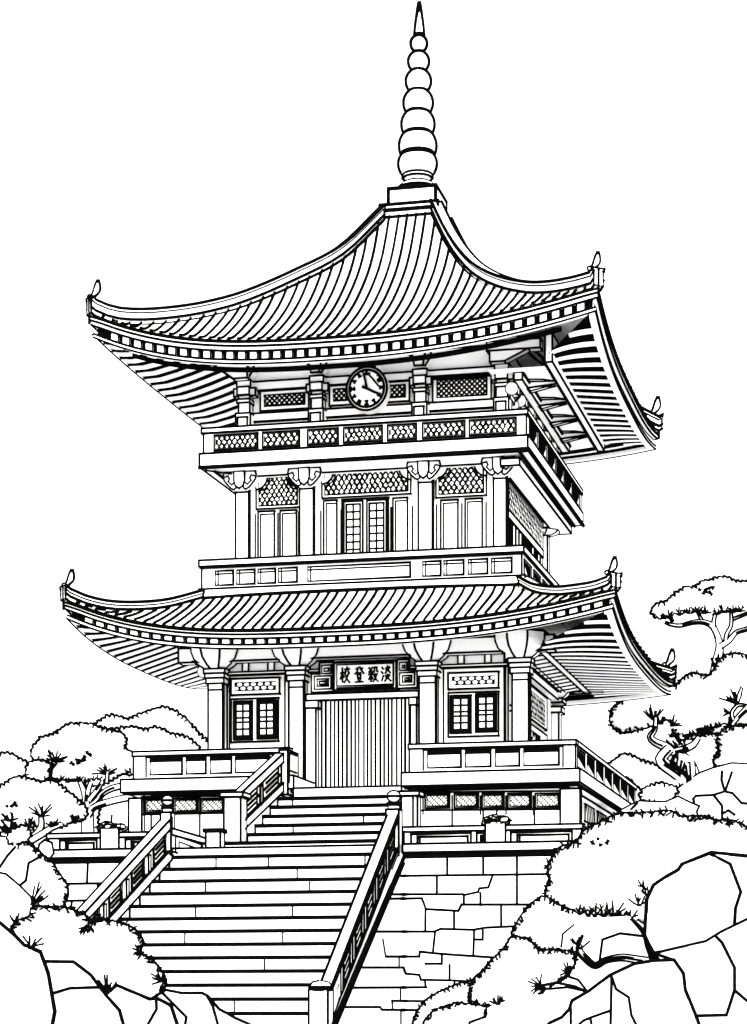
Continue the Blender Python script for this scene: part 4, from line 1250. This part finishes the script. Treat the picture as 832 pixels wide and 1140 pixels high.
limb(m, [(793, 693, 3.5), (797, 704, 4.5), (801, 716, 6.5), (800.5, 726, 8), (797, 742, 9), (797, 758, 11), (806, 790, 13), (816, 835, 16), (818, gv, 22)], dt, 3, seed=4)
limb(m, [(741, 693, 1.8), (746, 695, 2.2), (757, 696.5, 2.6), (771, 693, 3.4), (783, 692.5, 4), (793, 697, 5), (799, 708, 5)], dt-.05, 1, seed=5)
limb(m, [(797, 682, 2.4), (795, 689, 3), (794, 698, 3.5)], dt-.06, 0, seed=6)
limb(m, [(844, 692, 3), (832, 700, 3.4), (820, 704, 3.6), (812, 713, 4.4), (803, 719, 5)], dt-.07, 1, seed=7)
limb(m, [(814, 683, 2.2), (814, 696, 2.6), (809, 706, 3), (808, 714, 3.4)], dt-.08, 0, seed=8)
limb(m, [(745, 686, 1.6), (749, 692, 2)], dt-.05, 0); limb(m, [(776, 680, 1.6), (781, 690, 2.4)], dt-.05, 0); limb(m, [(832, 683, 2), (817, 689, 2.4)], dt-.05, 0)
for q in range(8): m.ink([atd(792+q*1.6, 733+q % 3*3, dt-.25), atd(795+q*1.4, 741+q % 3*3, dt-.25)], 1.6)
m.build('trunk', t)

d = 48.0
t = tree('pine_tree', 765, d, 'gnarled pine tree with twisted trunk and broad crown on the rock mound', group='pines around the pagoda')
m = M()
pad = foliage(m, [(701, 776), (684, 787), (679.5, 802), (687, 813.5), (697, 815), (709, 812), (722, 809), (735, 806), (748, 812), (756, 823), (766, 822), (776, 820), (787, 816), (802, 816), (814, 807), (832, 808), (850, 800), (862, 770), (855, 740), (840, 733), (832, 731), (826, 729), (820, 728), (812, 729), (806, 731), (802, 735), (798, 740), (795, 746), (791, 752), (784, 752), (773, 750), (761, 755), (754, 763), (744, 760), (735, 758), (720, 766)], d, 'leaf', .6, seed=11, skip=[(726, 795, 748, 830), (715, 752, 742, 768)], w=1.8)
scrib(m, pad, 786, 812, 7, 4, seed=12)
tuft(m, 728, 801, d-1.2, 8, 13, (40, 150), 1.7, 1); tuft(m, 736, 806, d-1.2, 7, 8, (20, 160), 1.6, 2); tuft(m, 748, 808, d-1.2, 7, 10, (0, 140), 1.7, 3)
tuft(m, 788, 817, d-1.2, 8, 8, (10, 170), 1.6, 4); tuft(m, 820, 784, d-1.2, 8, 16, (60, 170), 2.0, 5); tuft(m, 812, 794, d-1.2, 4, 6, (120, 220), 2.0, 6); tuft(m, 752, 820, d-1.2, 8, 7, (0, 200), 1.5, 7)
tuft(m, 814, 808, d-1.2, 7, 8, (40, 200), 1.8, 8)
for q in range(16): tuft(m, 762+q*2.7, 822-q*.9, d-1.0, 2, 5, (30, 150), 1.5, 30+q)
m.build('crown', t)
m = M(); dt = d-1.4
gv = groundv(d)
limb(m, [(745, 834, 9), (741, 838, 10), (736, 845, 11), (740, 851, 12), (749, 857, 13), (758, 864, 14), (766, 876, 17), (771, gv, 26)], dt-.5, 5, 2.2, seed=9)
limb(m, [(730, 800, 3), (729, 812, 4), (724, 820, 5.5), (729, 826, 6.5), (740, 831, 8), (745, 835, 8)], dt-.3, 2, 2.2, seed=10)
limb(m, [(777, 822, 4), (772, 829, 5.5), (762, 834, 6.5), (750, 837, 6)], dt-.2, 3, 2.2, seed=11)
limb(m, [(748, 837, 6), (760, 842, 8), (769, 851, 9), (774, 864, 9), (777, 880, 10)], dt+.1, 4, 2.2, seed=12)
m.ink([atd(751, 842, dt-.7), atd(748, 848, dt-.9), atd(754, 855, dt-.9), atd(763, 862, dt-.7), atd(768, 868, dt-.7)], 3.6)
m.ink([atd(753, 842, dt-.5), atd(760, 849, dt-.5), atd(767, 860, dt-.5), atd(770, 868, dt-.5)], 3.0)
m.ink([atd(739, 846, dt-1.1), atd(744, 853, dt-1.1), atd(751, 856, dt-1.1)], 2.2)
limb(m, [(832, 788, 5), (822, 798, 4), (816, 806, 3)], dt-.1, 1, 2.0, seed=13); limb(m, [(832, 786, 2), (822, 785, 2.5), (815, 793, 3), (816, 800, 3)], dt-.1, 0, 1.9, seed=14)
for q in range(9): m.ink([atd(742+q*2.4, 824+(q*7) % 5, dt-.35), atd(746+q*2.2, 828+(q*5) % 6, dt-.35)], 1.5)
m.build('trunk', t)

# ---- shrubs and rocks, right side
def shrub(u, d, label, pts, style, thick=.7, skip=(), w=1.9, seed=0, name='shrub', extra=None, group='shrubs around the pagoda'):
    m = M(); pad = foliage(m, pts, d, style, thick, skip, w, seed)
    if extra: extra(m, pad)
    o = m.build(name, None, base_at(u, d)); tag(o, label, 'shrub', group); return o
def rock(u, d, label, pts, lines, w=2.6, lw=1.6, thick=.8, group='boulders around the stairs', skip=()):
    m = M(); w *= 1.4 if w > 2.5 else 1.15; lw *= 1.25
    o = []
    for a, b in zip(pts, pts[1:]+pts[:1]):
        n = max(1, int(math.hypot(b[0]-a[0], b[1]-a[1])/9))
        o += [(lerp(a[0], b[0], j/n), lerp(a[1], b[1], j/n)) for j in range(n)]
    pad = Pad(m, o, d, thick, grid=9, power=.6)
    run = []
    for p in o+[o[0]]:
        if skipped(p, skip) or p[1] > 1180:
            if len(run) > 1: m.ink(run, w)
            run = []
        else: run.append(atd(p[0], p[1], d))
    if len(run) > 1: m.ink(run, w)
    for l in lines: pad.line(l, lw)
    ob = m.build('boulder', None, base_at(u, d)); tag(ob, label, 'boulder', group); return pad

gv = groundv(46)
shrub(820, 46.5, 'round leafy bush on the rock mound below the gnarled pine', [(818, 809), (803, 816), (798, 826), (801, 834), (795, 845), (797, 853), (806, 857), (820, 857), (834, 861), (856, 858), (868, 835), (850, 812)], 'leaf', .7, seed=21)
rock(800, 46.0, 'cracked rocky mound carrying the gnarled pine beside the platform', [(738, 899), (748, 886), (755, 878), (767, 868.5), (779, 861), (795, 855), (815, 850), (850, 852), (890, 880), (900, gv), (730, gv)],
     [[(804, 859), (803.5, 868.5), (807, 881)], [(815, 860), (808, 880)], [(807, 881), (794.6, 885), (775, 886), (772, 889), (773, 893)], [(807.7, 881), (816, 883), (826, 894), (840, 895)], [(794.6, 885), (804, 897), (804, 912)], [(804, 906), (811, 902), (818, 907)]], 2.0, 1.5)
shrub(705, 55, 'scalloped distant bush behind the corner of the pagoda platform', [(660, 852), (675, 852), (683, 849), (691, 841), (703, 842), (711, 846), (722, 850), (732, 854), (740, 860), (748, 863), (775, 872), (775, groundv(55)), (650, groundv(55))], 'cloud', .5, seed=22)
shrub(695, 53, 'small rounded bush peeping over the platform parapet rail', [(680, 864), (689, 865), (701, 868.5), (707, 875), (714, 882), (722, 890), (725, groundv(53)), (670, groundv(53))], 'cloud', .6, seed=23)
shrub(735, 45, 'low oval bush at the foot of the rock mound', [(713, 887), (717, 879), (724, 875.5), (736, 873), (746, 875), (754, 877), (752, 884), (746, 890), (740, 894), (727, 893)], 'cloud', .8, seed=24)
rock(740, 41, 'smooth low boulder lying behind the big needle bush', [(660, 930), (676, 915), (690, 903), (703, 896), (712, 892), (727, 893), (741, 893), (755, 887), (768, 893.6), (778, 897.6), (775, 904), (780, 915), (790, groundv(41)), (655, groundv(41))], [[(703, 901), (709.5, 894)]], 2.0, 1.5)

# big foreground pine bush
d = 31.0
t = empty('pine_bush', base_at(720, d), 'large needle-edged pine bush spreading between the terrace and the tall boulder', 'bush', 'shrubs around the pagoda')
m = M()
pad = foliage(m, [(692, 905.5), (678, 911), (665, 917.6), (650, 925), (641, 938), (624, 943), (616, 954), (610, 966), (612, 981), (607, 994), (619, 1008), (637, 1017), (656, 1021), (683, 1021), (700, 1026), (722, 1030), (760, 1020), (830, 1000), (870, 970), (860, 935), (832, 922), (824, 916.6), (811, 913.5), (798, 914), (787, 909.5), (774.6, 909), (757, 909), (747.6, 903), (724, 904.7), (708, 906)], d, 'needle', .45, seed=31, w=1.9)
scrib(m, pad, 668, 938, 7, 5, 1.6, seed=32)
for q, (a, b, L) in enumerate(((645, 1018, 9), (655, 1020, 10), (663, 1021, 12), (672, 1021, 12), (682, 1020, 14), (692, 1022, 9), (703, 1022, 8), (712, 1008, 11), (722, 998, 12))): tuft(m, a, b, d-.75, 5, L, (25, 155), 1.8, 60+q)
tuft(m, 812, 914, d-.6, 7, 6, (200, 340), 1.6, 80); tuft(m, 718, 990, d-.75, 4, 10, (90, 160), 1.8, 81)
pad.line([(640, 1019), (660, 1022.5), (690, 1023.5)], 2.2)
m.build('crown', t)
m = M(); dt = 29.2
pts = [(703, 1023, 5), (711, 1031, 8), (718, 1040, 9), (722, 1052, 6), (727, 1070, 8), (727, 1090, 10), (727, groundv(dt), 16)]
cs = crom([(a, b) for a, b, c in pts], False, 3)
m.tube([atd(a, b, dt) for a, b in cs], [.5*table([(0, 4), (.12, 9), (.2, 8), (.4, 7), (1, 14)], i/len(cs))*dt/FPX for i in range(len(cs))], 1, 8)
m.build('trunk', t)
m = M(); dt = 29.6
limb(m, [(645, 1052, 4), (645, 1059, 6), (653, 1068, 6), (663, 1075, 5.5), (675, 1069, 5), (692, 1066, 6), (708, 1068, 6.5), (727, 1071, 7)], dt, 9, 2.2, seed=15)
tuft(m, 645, 1056, dt-.1, 8, 13, (40, 150), 1.9, 82); tuft(m, 640, 1062, dt-.1, 5, 7, (100, 220), 1.7, 83)
m.build('branch', t)

shrub(610, 30.4, 'leafy shrub tucked below the large pine bush', [(605, 998), (596, 1004), (588, 1010), (580, 1022), (571, 1036), (573, 1044), (591, 1047), (600, 1058), (622, 1058), (640, 1062), (655, 1064), (680, 1050), (690, 1030), (660, 1016), (637, 1014), (619, 1006)], 'leaf', .5, skip=[(640, 1000, 700, 1064)], seed=41, name='shrub')
rock(665, 29.9, 'half hidden stone behind the twisted pine branch', [(622, 1066), (625.5, 1054), (627, 1040), (639, 1030), (660, 1022), (700, 1020), (728, 1036), (730, 1070), (725, 1120), (640, 1120)], [[(715, 1042), (690.6, 1039), (671, 1046), (668, 1069)]], 1.5, 1.5, .5, skip=[(640, 1000, 740, 1130), (600, 1056, 740, 1180)])
def ex(m, pad):
    tuft(m, 555, 1118, 28.6, 8, 8, (20, 160), 1.8, 84); tuft(m, 601, 1098, 28.4, 7, 12, (90, 250), 1.8, 85); tuft(m, 634, 1083, 28.4, 6, 10, (60, 200), 1.8, 86); tuft(m, 608, 1100, 28.4, 5, 9, (150, 260), 1.8, 87)
    m.ink([atd(598, 1098, 28.4), atd(620, 1094, 28.4), atd(640, 1098, 28.4), atd(657, 1106, 28.4), atd(664, 1112, 28.4)], 2.2)
    m.ink([atd(612, 1099, 28.4), atd(630, 1086, 28.4), atd(644, 1091, 28.4), atd(654, 1104, 28.4)], 1.8)
    m.ink([atd(610, 1101, 28.4), atd(632, 1099, 28.4), atd(650, 1103, 28.4)], 1.8)
shrub(580, 29.2, 'wide leafy shrub before the masonry wall at the foot of the terrace', [(571, 1043), (563, 1054), (547.5, 1070), (536, 1083), (525.6, 1093), (522.5, 1115), (533, 1117), (544, 1120), (562, 1117), (579, 1115), (594, 1119), (602, 1110), (608, 1102), (617, 1096), (630, 1087), (638, 1075), (640, 1062), (622, 1058), (600, 1058), (591, 1048)], 'leaf', .45, seed=42, extra=ex)
rock(600, 28.9, 'half hidden flat stone under the wide leafy shrub', [(538, 1150), (541, 1132), (520, 1136), (541, 1124), (560, 1112), (600, 1100), (640, 1090), (690, 1100), (690, 1200), (538, 1200)], [[(541, 1124), (540, 1132), (523, 1138), (521, 1146)]], 1.5, 1.5, .4, skip=[(545, 1080, 700, 1210), (500, 1120, 560, 1210)])
shrub(500, 29.6, 'low ragged shrub at the base of the masonry by the stair', [(460, 1139), (468, 1121), (482, 1109), (504, 1098), (525, 1092), (545, 1095), (560, 1120), (560, groundv(29.6)), (455, groundv(29.6))], 'leaf', .4, seed=43, skip=[(526, 1085, 600, 1300)])
shrub(505, 29.0, 'small ragged shrub in front of the low shrub by the masonry', [(472, 1140), (482, 1127), (500, 1119.5), (514, 1117), (522, 1122), (526, 1135), (526, groundv(29)), (470, groundv(29))], 'leaf', .4, seed=44, skip=[(519, 1120, 600, 1300)])

rock(790, 28.4, 'tall rounded boulder with one curved crack at the frame edge', [(728.5, 1060), (722, 1048), (719, 1042), (720.5, 1015), (721, 1002), (728.5, 986), (742, 977), (756, 969), (760, 963), (792, 950), (832, 954), (870, 962), (895, 1000), (880, 1030), (832, 1023.6), (804, 1037), (786, 1048), (747, 1057)], [[(792, 951), (813, 961.5), (825, 993), (819, 1011.5), (818, 1029)]], 3.4, 2.0, .8)
rock(800, 27.6, 'broad faceted boulder under the tall rounded one', [(730, 1062), (747, 1057.5), (786, 1048.5), (804, 1037.5), (832, 1024), (880, 1031), (900, 1080), (905, groundv(27.6)), (745, groundv(27.6)), (742, 1100), (738, 1075)], [[(730, 1062), (751, 1069), (760, 1084), (762, 1102), (774, 1131), (809, 1130), (818, 1102), (818, 1077), (804, 1049), (798, 1043)], [(818, 1102), (832, 1114), (850, 1124)]], 2.6, 2.0, .6)
rock(690, 27.0, 'split boulder with a stepped top edge at the foot of the dark trunk', [(600, 1150), (613, 1139), (626, 1133), (634.5, 1124), (637.6, 1114.5), (656, 1104), (680, 1086), (707, 1073.6), (725, 1070.6), (750, 1069.5), (760, 1084), (762, 1102), (774, 1131), (785, 1160), (790, groundv(27)), (590, groundv(27))], [[(681, 1087), (680, 1140)], [(681, 1087), (686, 1101), (700, 1110), (703, 1130), (709, 1142)], [(680, 1125), (660, 1132), (650, 1136), (643, 1142)], [(635.5, 1116), (635.5, 1142)], [(657, 1133), (659, 1142)]], 3.2, 1.6, .5)

# ---- left side
d = 56
shrub(180, 58, 'tallest scalloped distant hedge, rising behind the wide-crowned pine and the platform', [(100, 812), (111, 804.6), (122.6, 797), (144, 801.7), (158.6, 794.5), (181.7, 788.7), (202, 797), (213.4, 809), (226, 822), (240, 840), (240, groundv(58)), (90, groundv(58))], 'cloud', .4, seed=51)
shrub(170, 56, 'lower scalloped distant hedge between the wide-crowned pine and the tallest hedge', [(112, 815), (120, 814), (141, 810), (161.5, 813), (176, 810), (190, 817.6), (205, 820.5), (216, 827.7), (226, 840), (230, groundv(56)), (110, groundv(56))], 'cloud', .4, seed=52)
d = 50
t = tree('pine_tree', 97, d, 'wide-crowned pine tree with many low limbs beside the platform', group='pines around the pagoda')
m = M()
pad = foliage(m, [(37.5, 843), (37.5, 833.5), (46, 822), (66, 816), (71, 809), (95, 806), (115, 812), (127, 814.7), (138.5, 819), (141, 827.7), (136, 832), (147, 839), (152, 850), (150, 862), (138, 860), (128, 866), (115, 871), (101, 874), (86.5, 868), (72, 867), (57.7, 865), (57, 855), (62, 850), (52, 846)], d, 'cloud', .6, seed=53)
tuft(m, 62, 848, d-1.2, 9, 12, (-10, 170), 1.9, 88); scrib(m, pad, 88, 847, 9, 4.5, 1.6, seed=54); scrib(m, pad, 98, 839, 5, 3, 1.6, seed=55)
tuft(m, 118, 862, d-1.2, 10, 11, (0, 180), 1.9, 89); tuft(m, 144, 860, d-1.2, 4, 5, (60, 200), 1.6, 90)
pad.line([(63, 850), (58, 856), (57, 864)], 1.8)
for q in range(14): tuft(m, 50+q*5, 868+(q*3) % 4, d-.7, 2, 4, (20, 160), 1.5, 100+q)
m.build('crown', t)
m = M(); dt = d-.9; gv = groundv(d)
limb(m, [(90, 872, 3.5), (94, 882, 5), (96, 894, 6), (98, 906, 9), (98, 925, 12), (98, gv, 22)], dt, 4, 2.0, seed=16)
limb(m, [(140, 874, 5), (124, 878, 5.5), (114, 884, 5), (108, 892, 5), (100, 899, 5), (97, 907, 5)], dt-.05, 2, 2.0, seed=17)
limb(m, [(142, 888, 6), (128, 891, 6), (114, 895, 6), (104, 899, 6), (98, 908, 6)], dt-.08, 2, 2.0, seed=18)
limb(m, [(101, 872, 3.4), (98, 882, 4), (97, 894, 4)], dt-.07, 1, 1.9, seed=19); limb(m, [(114, 871, 3), (108, 880, 4), (100, 890, 4)], dt-.09, 1, 1.9, seed=20); limb(m, [(120, 860, 2.5), (119, 870, 3)], dt-.5, 0, 1.8)
m.build('trunk', t)
shrub(45, 51, 'small round bush between two pine crowns', [(30, 857), (36, 848), (44, 845), (56, 850), (58, 858), (57, 866), (48, 873), (40, 872), (31, 867)], 'cloud', .7, seed=56)
shrub(10, 53, 'rounded crown of far foliage at the edge beside the wide pine', [(-30, 850), (-12, 842), (0, 840.5), (9, 839), (23, 846), (32, 852), (30, 862), (36, 880), (36, groundv(53)), (-40, groundv(53))], 'cloud', .5, seed=57)
d = 47.5
t = tree('pine_tree', 30, d, 'low pine tree leaning behind the terrace end with drooping crown', group='pines around the pagoda')
m = M()
pad = foliage(m, [(-20, 884), (0, 876.7), (17, 866), (34, 868), (46, 872), (58, 870), (72, 879), (86.5, 891), (97, 904), (91, 912), (81, 914), (72, 918), (60, 920), (52, 922), (38, 918), (26, 920), (14, 916), (0, 912), (-25, 910), (-35, 895)], d, 'cloud', .6, seed=58, skip=[(-40, 905, 16, 925)])
scrib(m, pad, 11, 895, 6, 4, 1.6, seed=59); scrib(m, pad, 86, 911, 8, 4.5, 1.5, seed=60)
tuft(m, 46, 909, d-1.1, 10, 13, (5, 175), 1.9, 91); tuft(m, 32, 921, d-.9, 7, 9, (40, 180), 2.0, 92); tuft(m, 12, 914, d-.9, 8, 9, (0, 180), 1.9, 93); tuft(m, 60, 920, d-.9, 8, 7, (0, 180), 1.6, 94)
m.build('crown', t)
m = M(); dt = d-1.0; gv = groundv(d)
limb(m, [(46, 910, 4), (46, 920, 5), (40, 929, 6), (32, 936, 8), (28, 950, 10), (26, gv, 18)], dt, 2, 2.2, seed=21)
limb(m, [(68, 918, 4), (57, 922, 5), (48, 928, 6), (36, 935, 6)], dt-.1, 1, 2.2, seed=22)
limb(m, [(0, 915, 4), (6, 923, 5), (13, 928, 4)], dt-.1, 3, 3.0, seed=23); limb(m, [(15, 916, 3), (14, 925, 5), (8, 930, 5)], dt-.1, 3, 3.0, seed=24); limb(m, [(-6, 928, 3), (8, 929, 4)], dt-.1, 1, 2.2, seed=25)
limb(m, [(30, 922, 2.6), (34, 932, 3.4)], dt-.12, 0, 2.4, seed=26)
m.build('trunk', t)
shrub(18, 45, 'small oval bush under the low pine at the terrace end', [(9, 930), (16, 924), (26, 920), (33, 926), (31, 934), (24, 941), (17, 941), (10, 936)], 'cloud', .6, seed=61)
# rounded bush left of the terrace wall, with rock in front
def ex2(m, pad):
    pad.line([(17, 943), (8, 953), (0, 965), (-6, 975)], 1.8); pad.line([(46, 953), (32, 960.5), (29, 980), (21, 986.5)], 1.8)
    tuft(m, 36, 1007, 30.4, 6, 20, (10, 95), 1.9, 95)
shrub(40, 31.6, 'rounded ragged bush against the terrace end wall', [(-30, 960), (0, 948), (18, 942), (29, 938), (38, 944), (46, 951), (58, 960), (62, 968), (72, 982), (75, 996), (70, 1010), (60, 1040), (30, 1050), (-30, 1050)], 'leaf', .4, seed=62, extra=ex2, skip=[(-40, 930, 20, 1060)])
m = M(); d = 33.5
rock(56, 34.3, 'small stone wedged under the corner of the terrace ledge', [(42, 952), (44, 940), (50, 935), (58, 938), (60, 950), (52, 960), (46, 962)], [], 1.6, 1.4, .6)
rock(0, 30.6, 'smooth stone in front of the rounded ragged bush', [(-40, 965), (0, 972), (7, 973.5), (21.6, 986), (34.6, 999), (37, 1010), (34, 1030), (10, 1060), (-40, 1060)], [], 2.2, 1.4, .6)
def ex3(m, pad):
    tuft(m, 100, 1028, 28.3, 9, 12, (10, 60), 2.0, 96); tuft(m, 98, 1030, 28.3, 9, 10, (200, 330), 2.0, 97); tuft(m, 158, 1060, 28.3, 5, 8, (120, 240), 1.9, 98); tuft(m, 182, 1092, 28.3, 6, 12, (120, 200), 1.9, 99); tuft(m, 18, 1028, 28.4, 4, 9, (60, 140), 2.0, 120)
shrub(100, 29.0, 'big ragged shrub hiding the lower end of the stair railing', [(36, 1010), (54, 1010), (72, 1010), (84, 1014), (95, 1019), (102, 1026), (115, 1024), (136, 1028), (153, 1037), (160, 1051), (154, 1060), (167, 1067), (179, 1080), (184.6, 1094), (179, 1105), (171, 1114), (150, 1125), (100, 1130), (50, 1110), (0, 1070), (0, 1050), (13, 1037), (17, 1027), (34, 1020)], 'needle', .35, seed=63, extra=ex3)
rock(20, 26.6, 'large plain boulder cropped by the frame beside the ragged shrub', [(-60, 1000), (0, 1028), (14.4, 1040), (27.4, 1053), (44.7, 1060), (53, 1083), (60.6, 1126), (56, 1150), (54, groundv(26.6)), (-80, groundv(26.6))], [], 3.8, 1.8, .5)
def twig(u, v, d, ang, n, L, w, seed, label):
    pass
rock(95, 27.4, 'angular boulder with a level crack under the ragged shrub', [(40, 1071), (82, 1071.5), (101, 1086), (118, 1109), (132.7, 1125), (138, 1145), (140, groundv(27.4)), (30, groundv(27.4))], [[(55, 1107), (78, 1100), (109.6, 1099)]], 3.2, 1.8, .5)
rock(160, 27.9, 'low pointed boulder at the bottom of the ragged shrub', [(116, 1110), (130, 1097.5), (148, 1105), (167, 1113), (175, 1112), (190, 1120), (200, 1150), (200, groundv(27.9)), (110, groundv(27.9))], [[(174, 1113), (174.5, 1123.5), (164, 1142)]], 3.0, 1.8, .5)
rock(220, 28.3, 'flat-topped boulder resting on the lowest stair treads', [(170, 1112), (184.6, 1102.7), (202, 1106), (225, 1106), (231, 1109), (244, 1124), (262, 1134), (280, 1142), (290, groundv(28.3)), (165, groundv(28.3))], [[(180, 1104), (207.7, 1132), (206, 1142)], [(230, 1108), (237, 1120), (243, 1142)]], 2.6, 1.7, .5)
# grass tufts rooted between the boulders
for (u, v, d_, n, L, a, lab, sd) in ((119, 1106, 26.9, 5, 18, (40, 140), 'dark grass tuft sprouting between the angular and pointed boulders', 130), (34, 1056, 26.2, 5, 14, (20, 130), 'thin grass tuft on the shoulder of the large plain boulder', 131)):
    m = M(); tuft(m, u, v, d_, n, L, a, 2.3, sd)
    if sd == 130: tuft(m, u, v-1, d_, 5, 8, (60, 130), 3.0, 133)
    o = m.build('grass_tuft', None, tuple(atd(u, v, d_))); tag(o, lab, 'grass tuft')

# ================================================================== GROUND
m = M()
m.face([(-900, -300, GROUND), (900, -300, GROUND), (900, 1500, GROUND), (-900, 1500, GROUND)], 2)
g = m.build('ground'); g['kind'] = 'structure'

# ================================================================== CAMERA, LIGHT
cam = bpy.data.cameras.new('camera'); co = bpy.data.objects.new('camera', cam); coll.objects.link(co)
co.location = CAM; co.rotation_euler = (math.pi/2, 0, YAW)
cam.sensor_fit = 'VERTICAL'; cam.sensor_height = 36; cam.sensor_width = 36; cam.lens = FPX/1140*36
cam.shift_y = (HOR-570)/1140; cam.clip_end = 4000; cam.clip_start = .1
scene.camera = co
SUN_EL, SUN_AZ = math.radians(12), math.radians(12)
w = bpy.data.worlds.new('World'); scene.world = w; w.use_nodes = True
nt = w.node_tree; bg = nt.nodes['Background']; sky = nt.nodes.new('ShaderNodeTexSky'); sky.sky_type = 'NISHITA'; sky.sun_disc = False
sky.sun_elevation = SUN_EL; sky.sun_rotation = math.pi-SUN_AZ; sky.air_density = 1; sky.dust_density = 6; sky.ozone_density = 1
# an overcast day: the blue is veiled by an even white cloud sheet
hs = nt.nodes.new('ShaderNodeHueSaturation'); hs.inputs['Saturation'].default_value = .05
mx = nt.nodes.new('ShaderNodeMix'); mx.data_type = 'RGBA'; mx.inputs['Factor'].default_value = .7
nt.links.new(sky.outputs['Color'], hs.inputs['Color'])
ca = [x for x in mx.inputs if x.type == 'RGBA']
ca[1].default_value = (4.6, 4.6, 4.6, 1)
nt.links.new(hs.outputs['Color'], ca[0]); nt.links.new([x for x in mx.outputs if x.type == 'RGBA'][0], bg.inputs['Color'])
bg.inputs['Strength'].default_value = .1
sl = bpy.data.lights.new('sun', 'SUN'); sl.energy = 1.0; sl.angle = math.radians(45); sl.color = (1, .98, .96)
so = bpy.data.objects.new('sun', sl); coll.objects.link(so)
dirn = V((math.sin(SUN_AZ)*math.cos(SUN_EL), -math.cos(SUN_AZ)*math.cos(SUN_EL), math.sin(SUN_EL)))
so.rotation_euler = dirn.to_track_quat('Z', 'Y').to_euler(); so.location = (10, -20, 40)
scene.view_settings.view_transform = 'Standard'; scene.view_settings.look = 'None'
scene.view_settings.exposure = 2.6; scene.view_settings.gamma = 1
scene.render.engine = 'CYCLES'
scene.cycles.max_bounces = 8; scene.cycles.diffuse_bounces = 6
